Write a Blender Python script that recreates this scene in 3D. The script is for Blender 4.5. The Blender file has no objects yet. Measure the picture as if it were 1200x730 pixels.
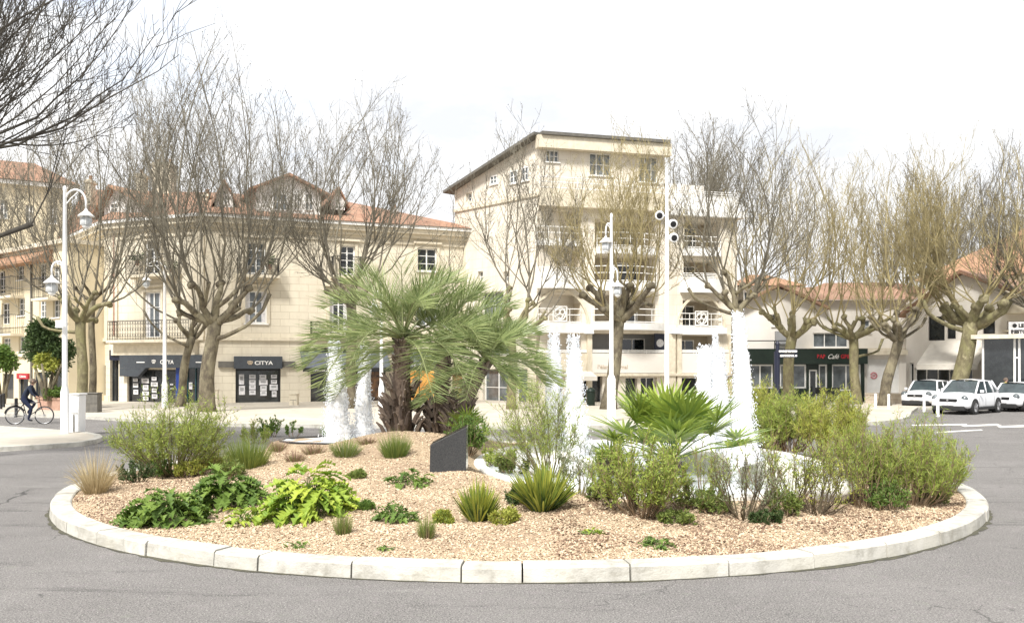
import bpy, math, random
import numpy as np
from mathutils import Vector
sc = bpy.context.scene
R = math.radians
PI = math.pi
# ------------------------------------------------------------------ camera, sky, sun
F, CX, CY, H = 1080.0, 600.0, 428.0, 2.3          # measured from the photograph (1200 x 730)
cam = bpy.data.objects.new('camera', bpy.data.cameras.new('camera'))
sc.collection.objects.link(cam); sc.camera = cam
cam.location = (0, 0, H); cam.rotation_euler = (R(90), 0, 0)
cam.data.sensor_width = 36; cam.data.lens = 36 * F / 1200
cam.data.shift_y = (CY - 365) / 1200; cam.data.clip_end = 3000; cam.data.clip_start = 0.05
SUN_EL, SUN_AZ = 50, 203                          # azimuth clockwise from +Y
w = bpy.data.worlds.new('World'); sc.world = w; w.use_nodes = True
nt = w.node_tree; nt.nodes.clear()
def N(t, nt_, **k):
    n = nt_.nodes.new(t)
    for a, b in k.items(): setattr(n, a, b)
    return n
sky = N('ShaderNodeTexSky', nt, sky_type='NISHITA', sun_disc=False)
sky.sun_elevation = R(SUN_EL); sky.sun_rotation = R(SUN_AZ); sky.dust_density = 2.0
tc = N('ShaderNodeTexCoord', nt)
mp = N('ShaderNodeMapping', nt); mp.inputs['Scale'].default_value = (1.0, 1.0, 2.6); mp.inputs['Location'].default_value = (.35, .1, 0.2)
nz = N('ShaderNodeTexNoise', nt); nz.inputs['Scale'].default_value = 1.9; nz.inputs['Detail'].default_value = 8; nz.inputs['Roughness'].default_value = .58
cr = N('ShaderNodeValToRGB', nt); cr.color_ramp.elements[0].position = .30; cr.color_ramp.elements[1].position = .50
cr.color_ramp.elements[0].color = (.2, .2, .2, 1)
mx = N('ShaderNodeMix', nt, data_type='RGBA'); mx.inputs[7].default_value = (6.2, 6.2, 6.25, 1)
bg = N('ShaderNodeBackground', nt); bg.inputs['Strength'].default_value = .13
wo = N('ShaderNodeOutputWorld', nt)
L = nt.links.new
L(tc.outputs['Generated'], mp.inputs[0]); L(mp.outputs[0], nz.inputs['Vector']); L(nz.outputs[0], cr.inputs[0])
vd = N('ShaderNodeVectorMath', nt, operation='DISTANCE'); vd.inputs[1].default_value = (-.33, .88, .42)
gap = N('ShaderNodeMapRange', nt); gap.inputs[1].default_value = .02; gap.inputs[2].default_value = .42; gap.inputs[3].default_value = .0; gap.inputs[4].default_value = 1.
mul = N('ShaderNodeMath', nt, operation='MAXIMUM')
L(tc.outputs['Generated'], vd.inputs[0]); L(vd.outputs['Value'], gap.inputs[0]); L(gap.outputs[0], mul.inputs[0]); L(cr.outputs[0], mul.inputs[1]); L(mul.outputs[0], mx.inputs[0])
n2 = N('ShaderNodeTexNoise', nt); n2.inputs['Scale'].default_value = 3.2; n2.inputs['Detail'].default_value = 7; n2.inputs['Roughness'].default_value = .6; L(mp.outputs[0], n2.inputs['Vector'])
c2_ = N('ShaderNodeValToRGB', nt); c2_.color_ramp.elements[0].position = .34; c2_.color_ramp.elements[1].position = .6; c2_.color_ramp.elements[0].color = (3.35, 3.45, 3.65, 1); c2_.color_ramp.elements[1].color = (4.7, 4.7, 4.7, 1)
L(n2.outputs[0], c2_.inputs[0]); L(c2_.outputs[0], mx.inputs[7]); L(sky.outputs[0], mx.inputs[6]); L(mx.outputs[2], bg.inputs[0]); L(bg.outputs[0], wo.inputs[0])
sun = bpy.data.objects.new('sun', bpy.data.lights.new('sun', 'SUN')); sc.collection.objects.link(sun)
sun.data.energy = 3.0; sun.data.angle = R(11); sun.data.color = (1, .97, .92)
sd = Vector((math.sin(R(SUN_AZ)) * math.cos(R(SUN_EL)), math.cos(R(SUN_AZ)) * math.cos(R(SUN_EL)), math.sin(R(SUN_EL))))
sun.rotation_euler = sd.to_track_quat('Z', 'Y').to_euler()
sc.view_settings.view_transform = 'Standard'; sc.view_settings.look = 'None'
sc.view_settings.exposure = 1.14; sc.view_settings.gamma = 1; sc.view_settings.use_curve_mapping = False

# ------------------------------------------------------------------ materials
M = {}
def mat(name, c1, c2=None, scale=4, rough=.75, bump=0, bscale=30, island=0, metal=0, spec=.4, transl=0, mottle=None, emit=0, stretch=None, c3=None, alpha=1, detail=5):
    m = bpy.data.materials.new(name); m.use_nodes = True; M[name] = m
    t = m.node_tree; p = t.nodes['Principled BSDF']; l = t.links.new
    p.inputs['Roughness'].default_value = rough; p.inputs['Metallic'].default_value = metal
    p.inputs['Specular IOR Level'].default_value = spec
    c2 = c2 or tuple(x * .82 for x in c1)
    co = N('ShaderNodeTexCoord', t); src = co.outputs['Object']
    if stretch:
        mpp = N('ShaderNodeMapping', t); mpp.inputs['Scale'].default_value = stretch; l(src, mpp.inputs[0]); src = mpp.outputs[0]
    mixn = N('ShaderNodeMix', t, data_type='RGBA')
    mixn.inputs[6].default_value = (*c1, 1); mixn.inputs[7].default_value = (*c2, 1)
    if island:
        g = N('ShaderNodeNewGeometry', t); l(g.outputs['Random Per Island'], mixn.inputs[0])
    else:
        n1 = N('ShaderNodeTexNoise', t); n1.inputs['Scale'].default_value = scale; n1.inputs['Detail'].default_value = detail
        n1.inputs['Roughness'].default_value = .65
        l(src, n1.inputs['Vector'])
        rr = N('ShaderNodeMapRange', t); rr.inputs[1].default_value = .36; rr.inputs[2].default_value = .64
        l(n1.outputs[0], rr.inputs[0]); l(rr.outputs[0], mixn.inputs[0])
    out = mixn.outputs[2]
    if c3:
        n3 = N('ShaderNodeTexNoise', t); n3.inputs['Scale'].default_value = scale * (mottle or .3); n3.inputs['Detail'].default_value = 3
        l(src, n3.inputs['Vector'])
        r3 = N('ShaderNodeMapRange', t); r3.inputs[1].default_value = .45; r3.inputs[2].default_value = .62
        l(n3.outputs[0], r3.inputs[0])
        m3 = N('ShaderNodeMix', t, data_type='RGBA'); l(r3.outputs[0], m3.inputs[0]); l(out, m3.inputs[6]); m3.inputs[7].default_value = (*c3, 1)
        out = m3.outputs[2]
    l(out, p.inputs['Base Color'])
    if bump:
        nb = N('ShaderNodeTexNoise', t); nb.inputs['Scale'].default_value = bscale; nb.inputs['Detail'].default_value = 4; l(src, nb.inputs['Vector'])
        b = N('ShaderNodeBump', t); b.inputs['Strength'].default_value = bump; b.inputs['Distance'].default_value = .02
        l(nb.outputs[0], b.inputs['Height']); l(b.outputs[0], p.inputs['Normal'])
    if emit:
        l(out, p.inputs['Emission Color']); p.inputs['Emission Strength'].default_value = emit
    if transl:
        tr = N('ShaderNodeBsdfTranslucent', t); l(out, tr.inputs[0]); ms = N('ShaderNodeMixShader', t); ms.inputs[0].default_value = transl
        l(p.outputs[0], ms.inputs[1]); l(tr.outputs[0], ms.inputs[2]); l(ms.outputs[0], t.nodes['Material Output'].inputs[0])
    if alpha < 1: p.inputs['Alpha'].default_value = alpha
    return m
def uvmat(name, c1, c2, mortar, bw, bh, msize=.01, rough=.8, kind='brick', c3=None):
    """ashlar / brick / tile pattern laid out on the facade's own metres (UV)"""
    m = mat(name, c1, c2, rough=rough); t = m.node_tree; p = t.nodes['Principled BSDF']; l = t.links.new
    uv = N('ShaderNodeUVMap', t)
    if kind == 'brick':
        b = N('ShaderNodeTexBrick', t); b.inputs['Scale'].default_value = 1; b.inputs['Brick Width'].default_value = bw; b.inputs['Row Height'].default_value = bh
        b.inputs['Mortar Size'].default_value = msize; b.inputs['Color1'].default_value = (*c1, 1); b.inputs['Color2'].default_value = (*c2, 1); b.inputs['Mortar'].default_value = (*mortar, 1)
        b.inputs['Mortar Smooth'].default_value = .3; l(uv.outputs[0], b.inputs[0]); col = b.outputs[0]; hgt = b.outputs['Fac']; s = -.25
    else:
        wv = N('ShaderNodeTexWave', t, bands_direction='X'); wv.inputs['Scale'].default_value = 1 / bw * .5; wv.inputs['Distortion'].default_value = .6; wv.inputs['Detail'].default_value = 2; l(uv.outputs[0], wv.inputs[0])
        w2 = N('ShaderNodeTexWave', t, bands_direction='Y', wave_profile='SAW'); w2.inputs['Scale'].default_value = 1 / bh * .5; w2.inputs['Distortion'].default_value = .8; l(uv.outputs[0], w2.inputs[0])
        a = N('ShaderNodeMath', t, operation='ADD'); l(wv.outputs['Fac'], a.inputs[0]); l(w2.outputs['Fac'], a.inputs[1])
        vo = N('ShaderNodeTexNoise', t); vo.inputs['Scale'].default_value = 2.5; vo.inputs['Detail'].default_value = 8; vo.inputs['Roughness'].default_value = .8; l(uv.outputs[0], vo.inputs['Vector'])
        rr = N('ShaderNodeMapRange', t); rr.inputs[1].default_value = .40; rr.inputs[2].default_value = .60; l(vo.outputs[0], rr.inputs[0])
        q = N('ShaderNodeMix', t, data_type='RGBA'); l(rr.outputs[0], q.inputs[0]); q.inputs[6].default_value = (*c1, 1); q.inputs[7].default_value = (*c2, 1)
        col = q.outputs[2]; hgt = a.outputs[0]; s = .6
    nn = N('ShaderNodeTexNoise', t); nn.inputs['Scale'].default_value = .5; nn.inputs['Detail'].default_value = 8; nn.inputs['Roughness'].default_value = .7
    mpp = N('ShaderNodeMapping', t); mpp.inputs['Scale'].default_value = (1.6, .45, 1); l(uv.outputs[0], mpp.inputs[0]); l(mpp.outputs[0], nn.inputs['Vector'])
    r2 = N('ShaderNodeMapRange', t); r2.inputs[1].default_value = .42; r2.inputs[2].default_value = .72; r2.inputs[4].default_value = .75; l(nn.outputs[0], r2.inputs[0])
    q2 = N('ShaderNodeMix', t, data_type='RGBA'); l(r2.outputs[0], q2.inputs[0]); l(col, q2.inputs[6]); q2.inputs[7].default_value = (*(c3 or tuple(x * .72 for x in c1)), 1)
    l(q2.outputs[2], p.inputs['Base Color'])
    b2 = N('ShaderNodeBump', t); b2.inputs['Strength'].default_value = abs(s); b2.invert = s < 0; b2.inputs['Distance'].default_value = .03
    l(hgt, b2.inputs['Height']); l(b2.outputs[0], p.inputs['Normal'])
    return m

mat('asphalt', (.25, .236, .224), (.07, .066, .064), scale=60, rough=.92, bump=.4, bscale=110, detail=2)
mat('pavement', (.50, .45, .37), (.42, .38, .32), scale=3, rough=.85, bump=.15, bscale=60)
mat('kerb_stone', (.48, .465, .42), (.36, .345, .305), scale=7, rough=.8, bump=.3, bscale=45, c3=(.52, .5, .44), mottle=.2)
mat('gravel', (.46, .36, .24), (.31, .23, .15), scale=28, rough=.9, bump=1, bscale=60, c3=(.34, .25, .17), mottle=.03)
mat('chips', (.68, .55, .39), (.29, .20, .125), rough=.85, island=1)
mat('bark_chips', (.27, .18, .12), (.12, .075, .05), rough=.9, island=1)
mat('paint', (.78, .77, .73), (.55, .54, .5), scale=8)
mat('white', (.82, .81, .78), (.74, .73, .7), scale=3, rough=.5)
mat('white_paint', (.85, .85, .84), (.8, .8, .79), scale=3, rough=.25, spec=.6)
mat('car_paint', (.80, .81, .83), (.78, .79, .81), rough=.18, spec=.7)
mat('cream', (.66, .58, .43), (.58, .50, .36), scale=1.2, rough=.85)
mat('cream_trim', (.70, .63, .50), (.58, .52, .40), scale=4, rough=.8)
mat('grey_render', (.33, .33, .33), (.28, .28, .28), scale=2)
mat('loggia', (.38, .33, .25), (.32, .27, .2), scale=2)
mat('moss', (.10, .095, .06), (.05, .048, .04), scale=9, rough=.95)
mat('navy', (.010, .013, .030), (.016, .019, .036), scale=5, rough=.45)
mat('slate', (.055, .065, .075), (.045, .05, .06), scale=5, rough=.5)
mat('blue', (.01, .045, .27), (.01, .035, .2), scale=2, rough=.35)
mat('teal', (.01, .055, .065), (.01, .045, .055), scale=2, rough=.35)
mat('black', (.012, .012, .014), (.02, .02, .02), rough=.5)
mat('iron', (.016, .016, .018), (.03, .03, .03), rough=.45)
mat('rubber', (.02, .02, .02), (.03, .03, .03), rough=.8)
mat('glass', (.035, .04, .042), (.008, .01, .012), scale=.9, rough=.08, spec=.8)
mat('glass_light', (.16, .18, .19), (.05, .06, .065), scale=1.3, rough=.12, spec=.8)
mat('lamp_glass', (.55, .57, .58), (.42, .44, .45), scale=3, rough=.15, spec=.7)
mat('car_glass', (.055, .075, .08), (.03, .04, .045), scale=1.5, rough=.05, spec=.9)
mat('lit_glass', (.80, .42, .10), (.55, .22, .05), scale=1.6, rough=.3, emit=.45)
mat('shop_goods', (.34, .17, .07), (.05, .04, .035), scale=2.2, rough=.2)
mat('green_shop', (.006, .016, .010), (.009, .021, .013), scale=4, rough=.45)
mat('paper', (.72, .70, .70), (.5, .5, .52), scale=9)
mat('awning_grey', (.12, .135, .15), (.09, .10, .12), scale=4, rough=.8)
mat('awning_white', (.74, .70, .62), (.66, .62, .55), scale=3, rough=.8)
mat('red', (.42, .02, .03), (.3, .015, .02), scale=6, rough=.5)
mat('pink', (.6, .25, .27), rough=.6)
mat('gold', (.55, .45, .33), rough=.5)
mat('brick_planter', (.42, .27, .2), (.33, .2, .15), scale=9, bump=.3)
mat('cabinet', (.10, .095, .085), (.15, .14, .12), scale=6)
mat('foam', (.95, .95, .95), (.92, .92, .93), scale=8, rough=.5, spec=.3)
mat('foam_drops', (.92, .93, .95), (.8, .83, .87), rough=.2, island=1, transl=.3)
mat('water', (.78, .80, .82), (.42, .47, .50), scale=1.6, rough=.12, bump=.5, bscale=7)
mat('white_stone', (.80, .78, .73), (.62, .6, .55), scale=3, rough=.85, bump=.6, bscale=9)
mat('granite', (.018, .018, .019), (.045, .044, .042), scale=60, rough=.16, spec=.35)
mat('bark', (.175, .15, .098), (.07, .057, .04), scale=5, rough=.9, bump=.9, bscale=13, stretch=(1, 1, .5), c3=(.21, .185, .12), mottle=.45)
mat('bark_pale', (.24, .215, .12), (.115, .098, .055), scale=5, rough=.9, bump=.8, bscale=13, stretch=(1, 1, .5), c3=(.20, .185, .09), mottle=.4)
mat('twig', (.20, .18, .135), (.10, .09, .07), scale=1.2, rough=.9)
mat('twig_pale', (.34, .285, .14), (.18, .15, .08), scale=1.2, rough=.9)
mat('twig_near', (.11, .10, .082), (.06, .053, .045), scale=2, rough=.9)
mat('palm_bark', (.17, .125, .095), (.07, .05, .038), scale=9, rough=.95, bump=1, bscale=20)
mat('boot', (.21, .165, .13), (.075, .055, .045), island=1, rough=.95)
mat('palm_leaf', (.42, .47, .21), (.14, .20, .07), island=1, rough=.42, transl=.4)
mat('palm_rib', (.24, .27, .12), (.18, .2, .09), rough=.5)
mat('fan_leaf', (.34, .42, .07), (.14, .22, .04), island=1, rough=.4, transl=.3)
def leafm(n, a, b, t=.35): mat(n, a, b, island=1, rough=.55, transl=t)
leafm('leaf_airy', (.42, .48, .10), (.18, .26, .05))
leafm('leaf_yellow', (.50, .50, .10), (.24, .29, .06))
leafm('leaf_dark', (.10, .15, .05), (.05, .085, .03))
leafm('leaf_acanthus', (.20, .29, .055), (.075, .14, .025), .3)
leafm('leaf_acanthus_bright', (.46, .54, .08), (.19, .32, .045), .35)
leafm('leaf_green', (.20, .30, .06), (.09, .16, .04))
leafm('leaf_grass', (.27, .32, .08), (.12, .18, .045))
leafm('leaf_straw', (.62, .52, .32), (.36, .29, .17))
leafm('leaf_pinkdry', (.36, .23, .17), (.22, .15, .10))
leafm('leaf_strap', (.46, .46, .08), (.14, .22, .045))
leafm('leaf_strap_dark', (.10, .16, .045), (.035, .07, .03))
leafm('leaf_grey', (.33, .37, .22), (.18, .22, .12))
mat('stem', (.26, .18, .11), (.15, .11, .07), scale=8, rough=.9)
mat('stem_dark', (.12, .095, .055), (.06, .045, .03), scale=8, rough=.9)
mat('stem_olive', (.19, .17, .08), (.11, .09, .05), scale=8, rough=.9)
mat('skin', (.45, .27, .19), rough=.6)
mat('cloth_navy', (.012, .018, .035), (.02, .026, .045), scale=6, rough=.9)
mat('cloth_jean', (.012, .018, .05), (.01, .014, .03), scale=6, rough=.9)
mat('cloth_yellow', (.55, .50, .12), (.4, .38, .1), scale=6, rough=.9)
mat('hair', (.12, .09, .07), rough=.8)
mat('bike_green', (.25, .42, .33), rough=.4)
mat('steel', (.45, .45, .46), rough=.35, metal=.8)
uvmat('wall_b', (.71, .65, .52), (.67, .61, .49), (.50, .44, .33), 1.1, .42, .016, c3=(.50, .44, .34))
uvmat('wall_a', (.66, .59, .43), (.64, .57, .415), (.64, .55, .36), 2.4, .6, .004, c3=(.60, .50, .33))
uvmat('wall_d', (.72, .665, .57), (.68, .63, .54), (.56, .485, .37), 1.25, .6, .012, c3=(.50, .44, .35))
uvmat('wall_e', (.74, .70, .64), (.72, .68, .62), (.7, .66, .6), 3, 1.2, .002, c3=(.64, .6, .54))
uvmat('tiles', (.27, .135, .085), (.38, .235, .155), None, .22, .35, kind='tile', c3=(.17, .11, .08))
uvmat('tiles_old', (.33, .17, .10), (.42, .25, .15), None, .22, .35, kind='tile', c3=(.22, .14, .09))
uvmat('low_wall', (.52, .44, .34), (.40, .32, .24), (.58, .52, .42), .45, .22, .03)

def weather(name, col, scale, lo, hi, amt, stretch=(1, 1, 1), detail=6):
    """stains and wear of their own shape mixed over a material's colour"""
    t = M[name].node_tree; p = t.nodes['Principled BSDF']; l = t.links.new; src = p.inputs['Base Color'].links[0].from_socket
    co = N('ShaderNodeTexCoord', t); m_ = N('ShaderNodeMapping', t); m_.inputs['Scale'].default_value = stretch; l(co.outputs['Object'], m_.inputs[0])
    n_ = N('ShaderNodeTexNoise', t); n_.inputs['Scale'].default_value = scale; n_.inputs['Detail'].default_value = detail; n_.inputs['Roughness'].default_value = .7; n_.inputs['Distortion'].default_value = .4; l(m_.outputs[0], n_.inputs['Vector'])
    r_ = N('ShaderNodeMapRange', t); r_.inputs[1].default_value = lo; r_.inputs[2].default_value = hi; r_.inputs[4].default_value = amt; l(n_.outputs[0], r_.inputs[0])
    x_ = N('ShaderNodeMix', t, data_type='RGBA'); l(r_.outputs[0], x_.inputs[0]); l(src, x_.inputs[6]); x_.inputs[7].default_value = (*col, 1); l(x_.outputs[2], p.inputs['Base Color'])
weather('asphalt', (.225, .212, .203), .35, .45, .68, .6); weather('asphalt', (.07, .066, .06), .5, .60, .74, .55); weather('asphalt', (.05, .05, .048), 2.2, .63, .70, .7); weather('asphalt', (.055, .053, .05), .9, .57, .66, .5, (.35, 2.2, 1))
weather('asphalt', (.33, .32, .29), 1.1, .62, .75, .35, (.25, 1.5, 1))
weather('asphalt', (.045, .044, .043), 48, .53, .60, .62, detail=2); weather('asphalt', (.52, .50, .47), 62, .60, .66, .6, detail=2); weather('asphalt', (.30, .25, .27), 7, .56, .68, .25); weather('asphalt', (.20, .22, .17), 5, .58, .70, .25)
def cracks(name, scale, wd, seedv):
    t = M[name].node_tree; p = t.nodes['Principled BSDF']; l = t.links.new; src = p.inputs['Base Color'].links[0].from_socket
    co = N('ShaderNodeTexCoord', t); n_ = N('ShaderNodeTexNoise', t); n_.inputs['Scale'].default_value = 1.3; n_.inputs['Detail'].default_value = 6; l(co.outputs['Object'], n_.inputs['Vector'])
    a_ = N('ShaderNodeVectorMath', t, operation='MULTIPLY_ADD'); a_.inputs[1].default_value = (1.1, 1.1, 0); l(n_.outputs['Color'], a_.inputs[0]); l(co.outputs['Object'], a_.inputs[2])
    v_ = N('ShaderNodeTexVoronoi', t, feature='DISTANCE_TO_EDGE'); v_.inputs['Scale'].default_value = scale; l(a_.outputs[0], v_.inputs['Vector'])
    r_ = N('ShaderNodeMapRange', t); r_.inputs[1].default_value = wd * .4; r_.inputs[2].default_value = wd; r_.inputs[3].default_value = 1; r_.inputs[4].default_value = 0; l(v_.outputs['Distance'], r_.inputs[0])
    n2_ = N('ShaderNodeTexNoise', t); n2_.inputs['Scale'].default_value = .23; n2_.inputs['Detail'].default_value = 3; m2_ = N('ShaderNodeMapping', t); m2_.inputs['Location'].default_value = (seedv, 0, 0); l(co.outputs['Object'], m2_.inputs[0]); l(m2_.outputs[0], n2_.inputs['Vector'])
    r2_ = N('ShaderNodeMapRange', t); r2_.inputs[1].default_value = .48; r2_.inputs[2].default_value = .56; r2_.inputs[4].default_value = .75; l(n2_.outputs[0], r2_.inputs[0])
    m_ = N('ShaderNodeMath', t, operation='MULTIPLY'); l(r_.outputs[0], m_.inputs[0]); l(r2_.outputs[0], m_.inputs[1])
    x_ = N('ShaderNodeMix', t, data_type='RGBA'); l(m_.outputs[0], x_.inputs[0]); l(src, x_.inputs[6]); x_.inputs[7].default_value = (.03, .029, .028, 1); l(x_.outputs[2], p.inputs['Base Color'])
cracks('asphalt', .38, .0035, 3.0)
weather('kerb_stone', (.20, .185, .14), 3.5, .52, .72, .6); weather('kerb_stone', (.12, .12, .10), 14, .62, .72, .55); weather('kerb_stone', (.28, .26, .21), 1.1, .52, .66, .5, (1, 1, 6)); weather('kerb_stone', (.62, .60, .55), 1.3, .5, .6, .4)
weather('pavement', (.30, .27, .22), 1.2, .5, .7, .5); weather('pavement', (.58, .54, .46), .3, .45, .65, .5)
weather('bark', (.07, .055, .04), 3.2, .50, .60, .75, (1, 1, .6)); weather('bark_pale', (.12, .10, .06), 3.2, .50, .60, .7, (1, 1, .6)); weather('bark_pale', (.36, .32, .20), 2.1, .58, .64, .6, (1, 1, .6)); weather('bark', (.30, .265, .18), 2.1, .58, .64, .6, (1, 1, .6))
weather('white', (.5, .48, .43), 1.5, .55, .8, .5, (1, 1, .4)); weather('cream_trim', (.36, .32, .25), 1.2, .5, .75, .6, (1, 1, .4))

# ------------------------------------------------------------------ mesh builder
OFF = {}
def setp(o, label=None, cat=None, group=None, kind=None):
    if label: o['label'] = label
    if cat: o['category'] = cat
    if group: o['group'] = group
    if kind: o['kind'] = kind
    return o
def thing(name, label, cat, loc=(0, 0, 0), group=None):
    o = bpy.data.objects.new(name, None); sc.collection.objects.link(o); o.location = loc; o.empty_display_size = .3
    OFF[o] = np.array(loc, float); return setp(o, label, cat, group)
class MB:
    def __init__(s): s.V = []; s.Fv = []; s.Fs = []; s.Mi = []; s.n = 0; s.mi = 0; s.T = {}
    def add(s, vs, fs):
        vs = np.asarray(vs, float).reshape(-1, 3)
        for f in fs: s.Fv.append(np.array(f, np.int64) + s.n); s.Fs.append(np.array([len(f)])); s.Mi.append(np.array([s.mi]))
        s.V.append(vs); s.n += len(vs)
    def addn(s, vs, fa):                         # fa: (F,k) index array
        vs = vs.reshape(-1, 3); fa = np.asarray(fa)
        s.V.append(vs); s.Fv.append((fa + s.n).reshape(-1)); s.Fs.append(np.full(len(fa), fa.shape[1])); s.Mi.append(np.full(len(fa), s.mi)); s.n += len(vs)
    def hexa(s, p):                              # 8 points: bottom 4 ccw, top 4 ccw
        s.add(p, [(3, 2, 1, 0), (4, 5, 6, 7), (0, 1, 5, 4), (1, 2, 6, 5), (2, 3, 7, 6), (3, 0, 4, 7)])
    def box(s, x0, x1, y0, y1, z0, z1):
        s.hexa([(x0, y0, z0), (x1, y0, z0), (x1, y1, z0), (x0, y1, z0), (x0, y0, z1), (x1, y0, z1), (x1, y1, z1), (x0, y1, z1)])
    def fbox(s, fc, u0, u1, z0, z1, d0, d1):     # d outward
        P = fc.P; s.hexa([P(u0, z0, d1), P(u1, z0, d1), P(u1, z0, d0), P(u0, z0, d0), P(u0, z1, d1), P(u1, z1, d1), P(u1, z1, d0), P(u0, z1, d0)])
    def tube(s, pts, rad, n=5):
        s.T.setdefault((len(pts), n), []).append((pts, rad))
    def flush(s):
        for (K, n), lst in s.T.items():
            P = np.array([[tuple(q) for q in a] for a, _ in lst], float); Rr = np.array([[r] * K if np.isscalar(r) else list(r) for _, r in lst], float)
            T = np.gradient(P, axis=1) if K > 2 else np.repeat((P[:, 1:] - P[:, :1]), 2, axis=1)
            T /= np.linalg.norm(T, axis=2, keepdims=True) + 1e-12
            mt = T.mean(axis=1); ref = np.where(np.abs(mt[:, 2:3]) > .8, np.array([[1., 0, 0]]), np.array([[0, 0, 1.]]))[:, None, :]
            A = np.cross(T, ref); A /= np.linalg.norm(A, axis=2, keepdims=True) + 1e-12
            B = np.cross(T, A)
            th = np.arange(n) * 2 * PI / n
            V = P[:, :, None, :] + Rr[:, :, None, None] * (A[:, :, None, :] * np.cos(th)[None, None, :, None] + B[:, :, None, :] * np.sin(th)[None, None, :, None])
            i = np.arange(len(lst))[:, None, None] * K * n; k = np.arange(K - 1)[None, :, None] * n; j = np.arange(n)[None, None, :]; j2 = (j + 1) % n
            fa = np.stack([i + k + j, i + k + n + j, i + k + n + j2, i + k + j2], -1).reshape(-1, 4)
            s.addn(V, fa)
            if n >= 3 and Rr.max() > .02:
                ii = np.arange(len(lst))[:, None] * K * n
                c0 = ii + np.arange(n)[None, :]; c1 = ii + (K - 1) * n + np.arange(n)[None, ::-1]
                for c in (c0, c1): s.Fv.append((c + s.n - V.reshape(-1, 3).shape[0]).reshape(-1)); s.Fs.append(np.full(len(lst), n)); s.Mi.append(np.full(len(lst), s.mi))
        s.T = {}
    def lathe(s, c, prof, n=16, ax=None):
        K = len(prof); th = np.arange(n) * 2 * PI / n; V = np.zeros((K, n, 3))
        for k, (r, z) in enumerate(prof): V[k, :, 0] = r * np.cos(th); V[k, :, 1] = r * np.sin(th); V[k, :, 2] = z
        V = V.reshape(-1, 3)
        if ax is not None:
            q = Vector((0, 0, 1)).rotation_difference(Vector(ax)); V = np.array([tuple(q @ Vector(v)) for v in V])
        V = V + np.array(c, float)
        k = np.arange(K - 1)[:, None] * n; j = np.arange(n)[None, :]; j2 = (j + 1) % n
        s.addn(V, np.stack([k + j, k + j2, k + n + j2, k + n + j], -1).reshape(-1, 4))
        b = s.n - len(V)
        for c_ in (b + np.arange(n)[::-1], b + (K - 1) * n + np.arange(n)): s.Fv.append(c_); s.Fs.append(np.array([n])); s.Mi.append(np.array([s.mi]))
    def prism(s, poly, z0, z1):                  # poly: ccw xy list
        n = len(poly); v = [(x, y, z0) for x, y in poly] + [(x, y, z1) for x, y in poly]
        s.add(v, [tuple(range(n))[::-1], tuple(range(n, 2 * n))] + [(i, (i + 1) % n, n + (i + 1) % n, n + i) for i in range(n)])
    def build(s, name, mats, parent=None, smooth=False, uv=None, label=None, bevel=0):
        s.flush()
        me = bpy.data.meshes.new(name)
        V = np.concatenate(s.V); fv = np.concatenate(s.Fv).astype(np.int32); fs = np.concatenate(s.Fs).astype(np.int32); mi = np.concatenate(s.Mi).astype(np.int32)
        if parent is not None: V = V - OFF[parent]
        me.vertices.add(len(V)); me.vertices.foreach_set('co', V.astype(np.float32).reshape(-1))
        me.loops.add(len(fv)); me.loops.foreach_set('vertex_index', fv)
        me.polygons.add(len(fs)); me.polygons.foreach_set('loop_start', (np.cumsum(fs) - fs).astype(np.int32))
        me.polygons.foreach_set('material_index', mi); me.polygons.foreach_set('use_smooth', np.full(len(fs), smooth))
        if not isinstance(mats, (list, tuple)): mats = [mats]
        for m in mats: me.materials.append(M[m])
        me.update(calc_edges=True)
        if uv is not None:
            ul = me.uv_layers.new(name='UVMap'); P = V[fv] + (OFF[parent] if parent is not None else 0)
            ul.data.foreach_set('uv', np.stack([P[:, 0] * uv[0] + P[:, 1] * uv[1], P[:, 2]], -1).astype(np.float32).reshape(-1))
        o = bpy.data.objects.new(name, me); sc.collection.objects.link(o)
        if parent is not None: o.parent = parent; OFF[o] = OFF[parent]
        else: OFF[o] = np.zeros(3)
        if label: o['label'] = label
        if bevel:
            b = o.modifiers.new('bevel', 'BEVEL'); b.width = bevel; b.segments = 2; b.limit_method = 'ANGLE'
        return o
def ray(px, py, Z): return ((px - CX) * Z / F, Z, H - (py - CY) * Z / F)
class Fac:
    """vertical facade plane between two ground points given as (pixel x, depth)"""
    def __init__(s, a, b):
        s.a = np.array([(a[0] - CX) * a[1] / F, a[1]]); s.b = np.array([(b[0] - CX) * b[1] / F, b[1]])
        s.len = np.linalg.norm(s.b - s.a); s.u = (s.b - s.a) / s.len; s.n = np.array([s.u[1], -s.u[0]])
    def P(s, u, z, d=0): q = s.a + s.u * u + s.n * d; return (q[0], q[1], z)
    def U(s, px, d=0):
        k = (px - CX) / F; a = s.a + s.n * d     # a.x + u*ux = k*(a.y + u*uy)
        return (k * a[1] - a[0]) / (s.u[0] - k * s.u[1])
    def UZ(s, px, py, d=0):
        u = s.U(px, d); Z = (s.a + s.n * d + s.u * u)[1]; return u, H - (py - CY) * Z / F
    def rect(s, x0, x1, y0, y1, d=0):
        u0, u1 = s.U(x0, d), s.U(x1, d); _, z1 = s.UZ((x0 + x1) / 2, y0, d); _, z0 = s.UZ((x0 + x1) / 2, y1, d); return u0, u1, z0, z1
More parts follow.
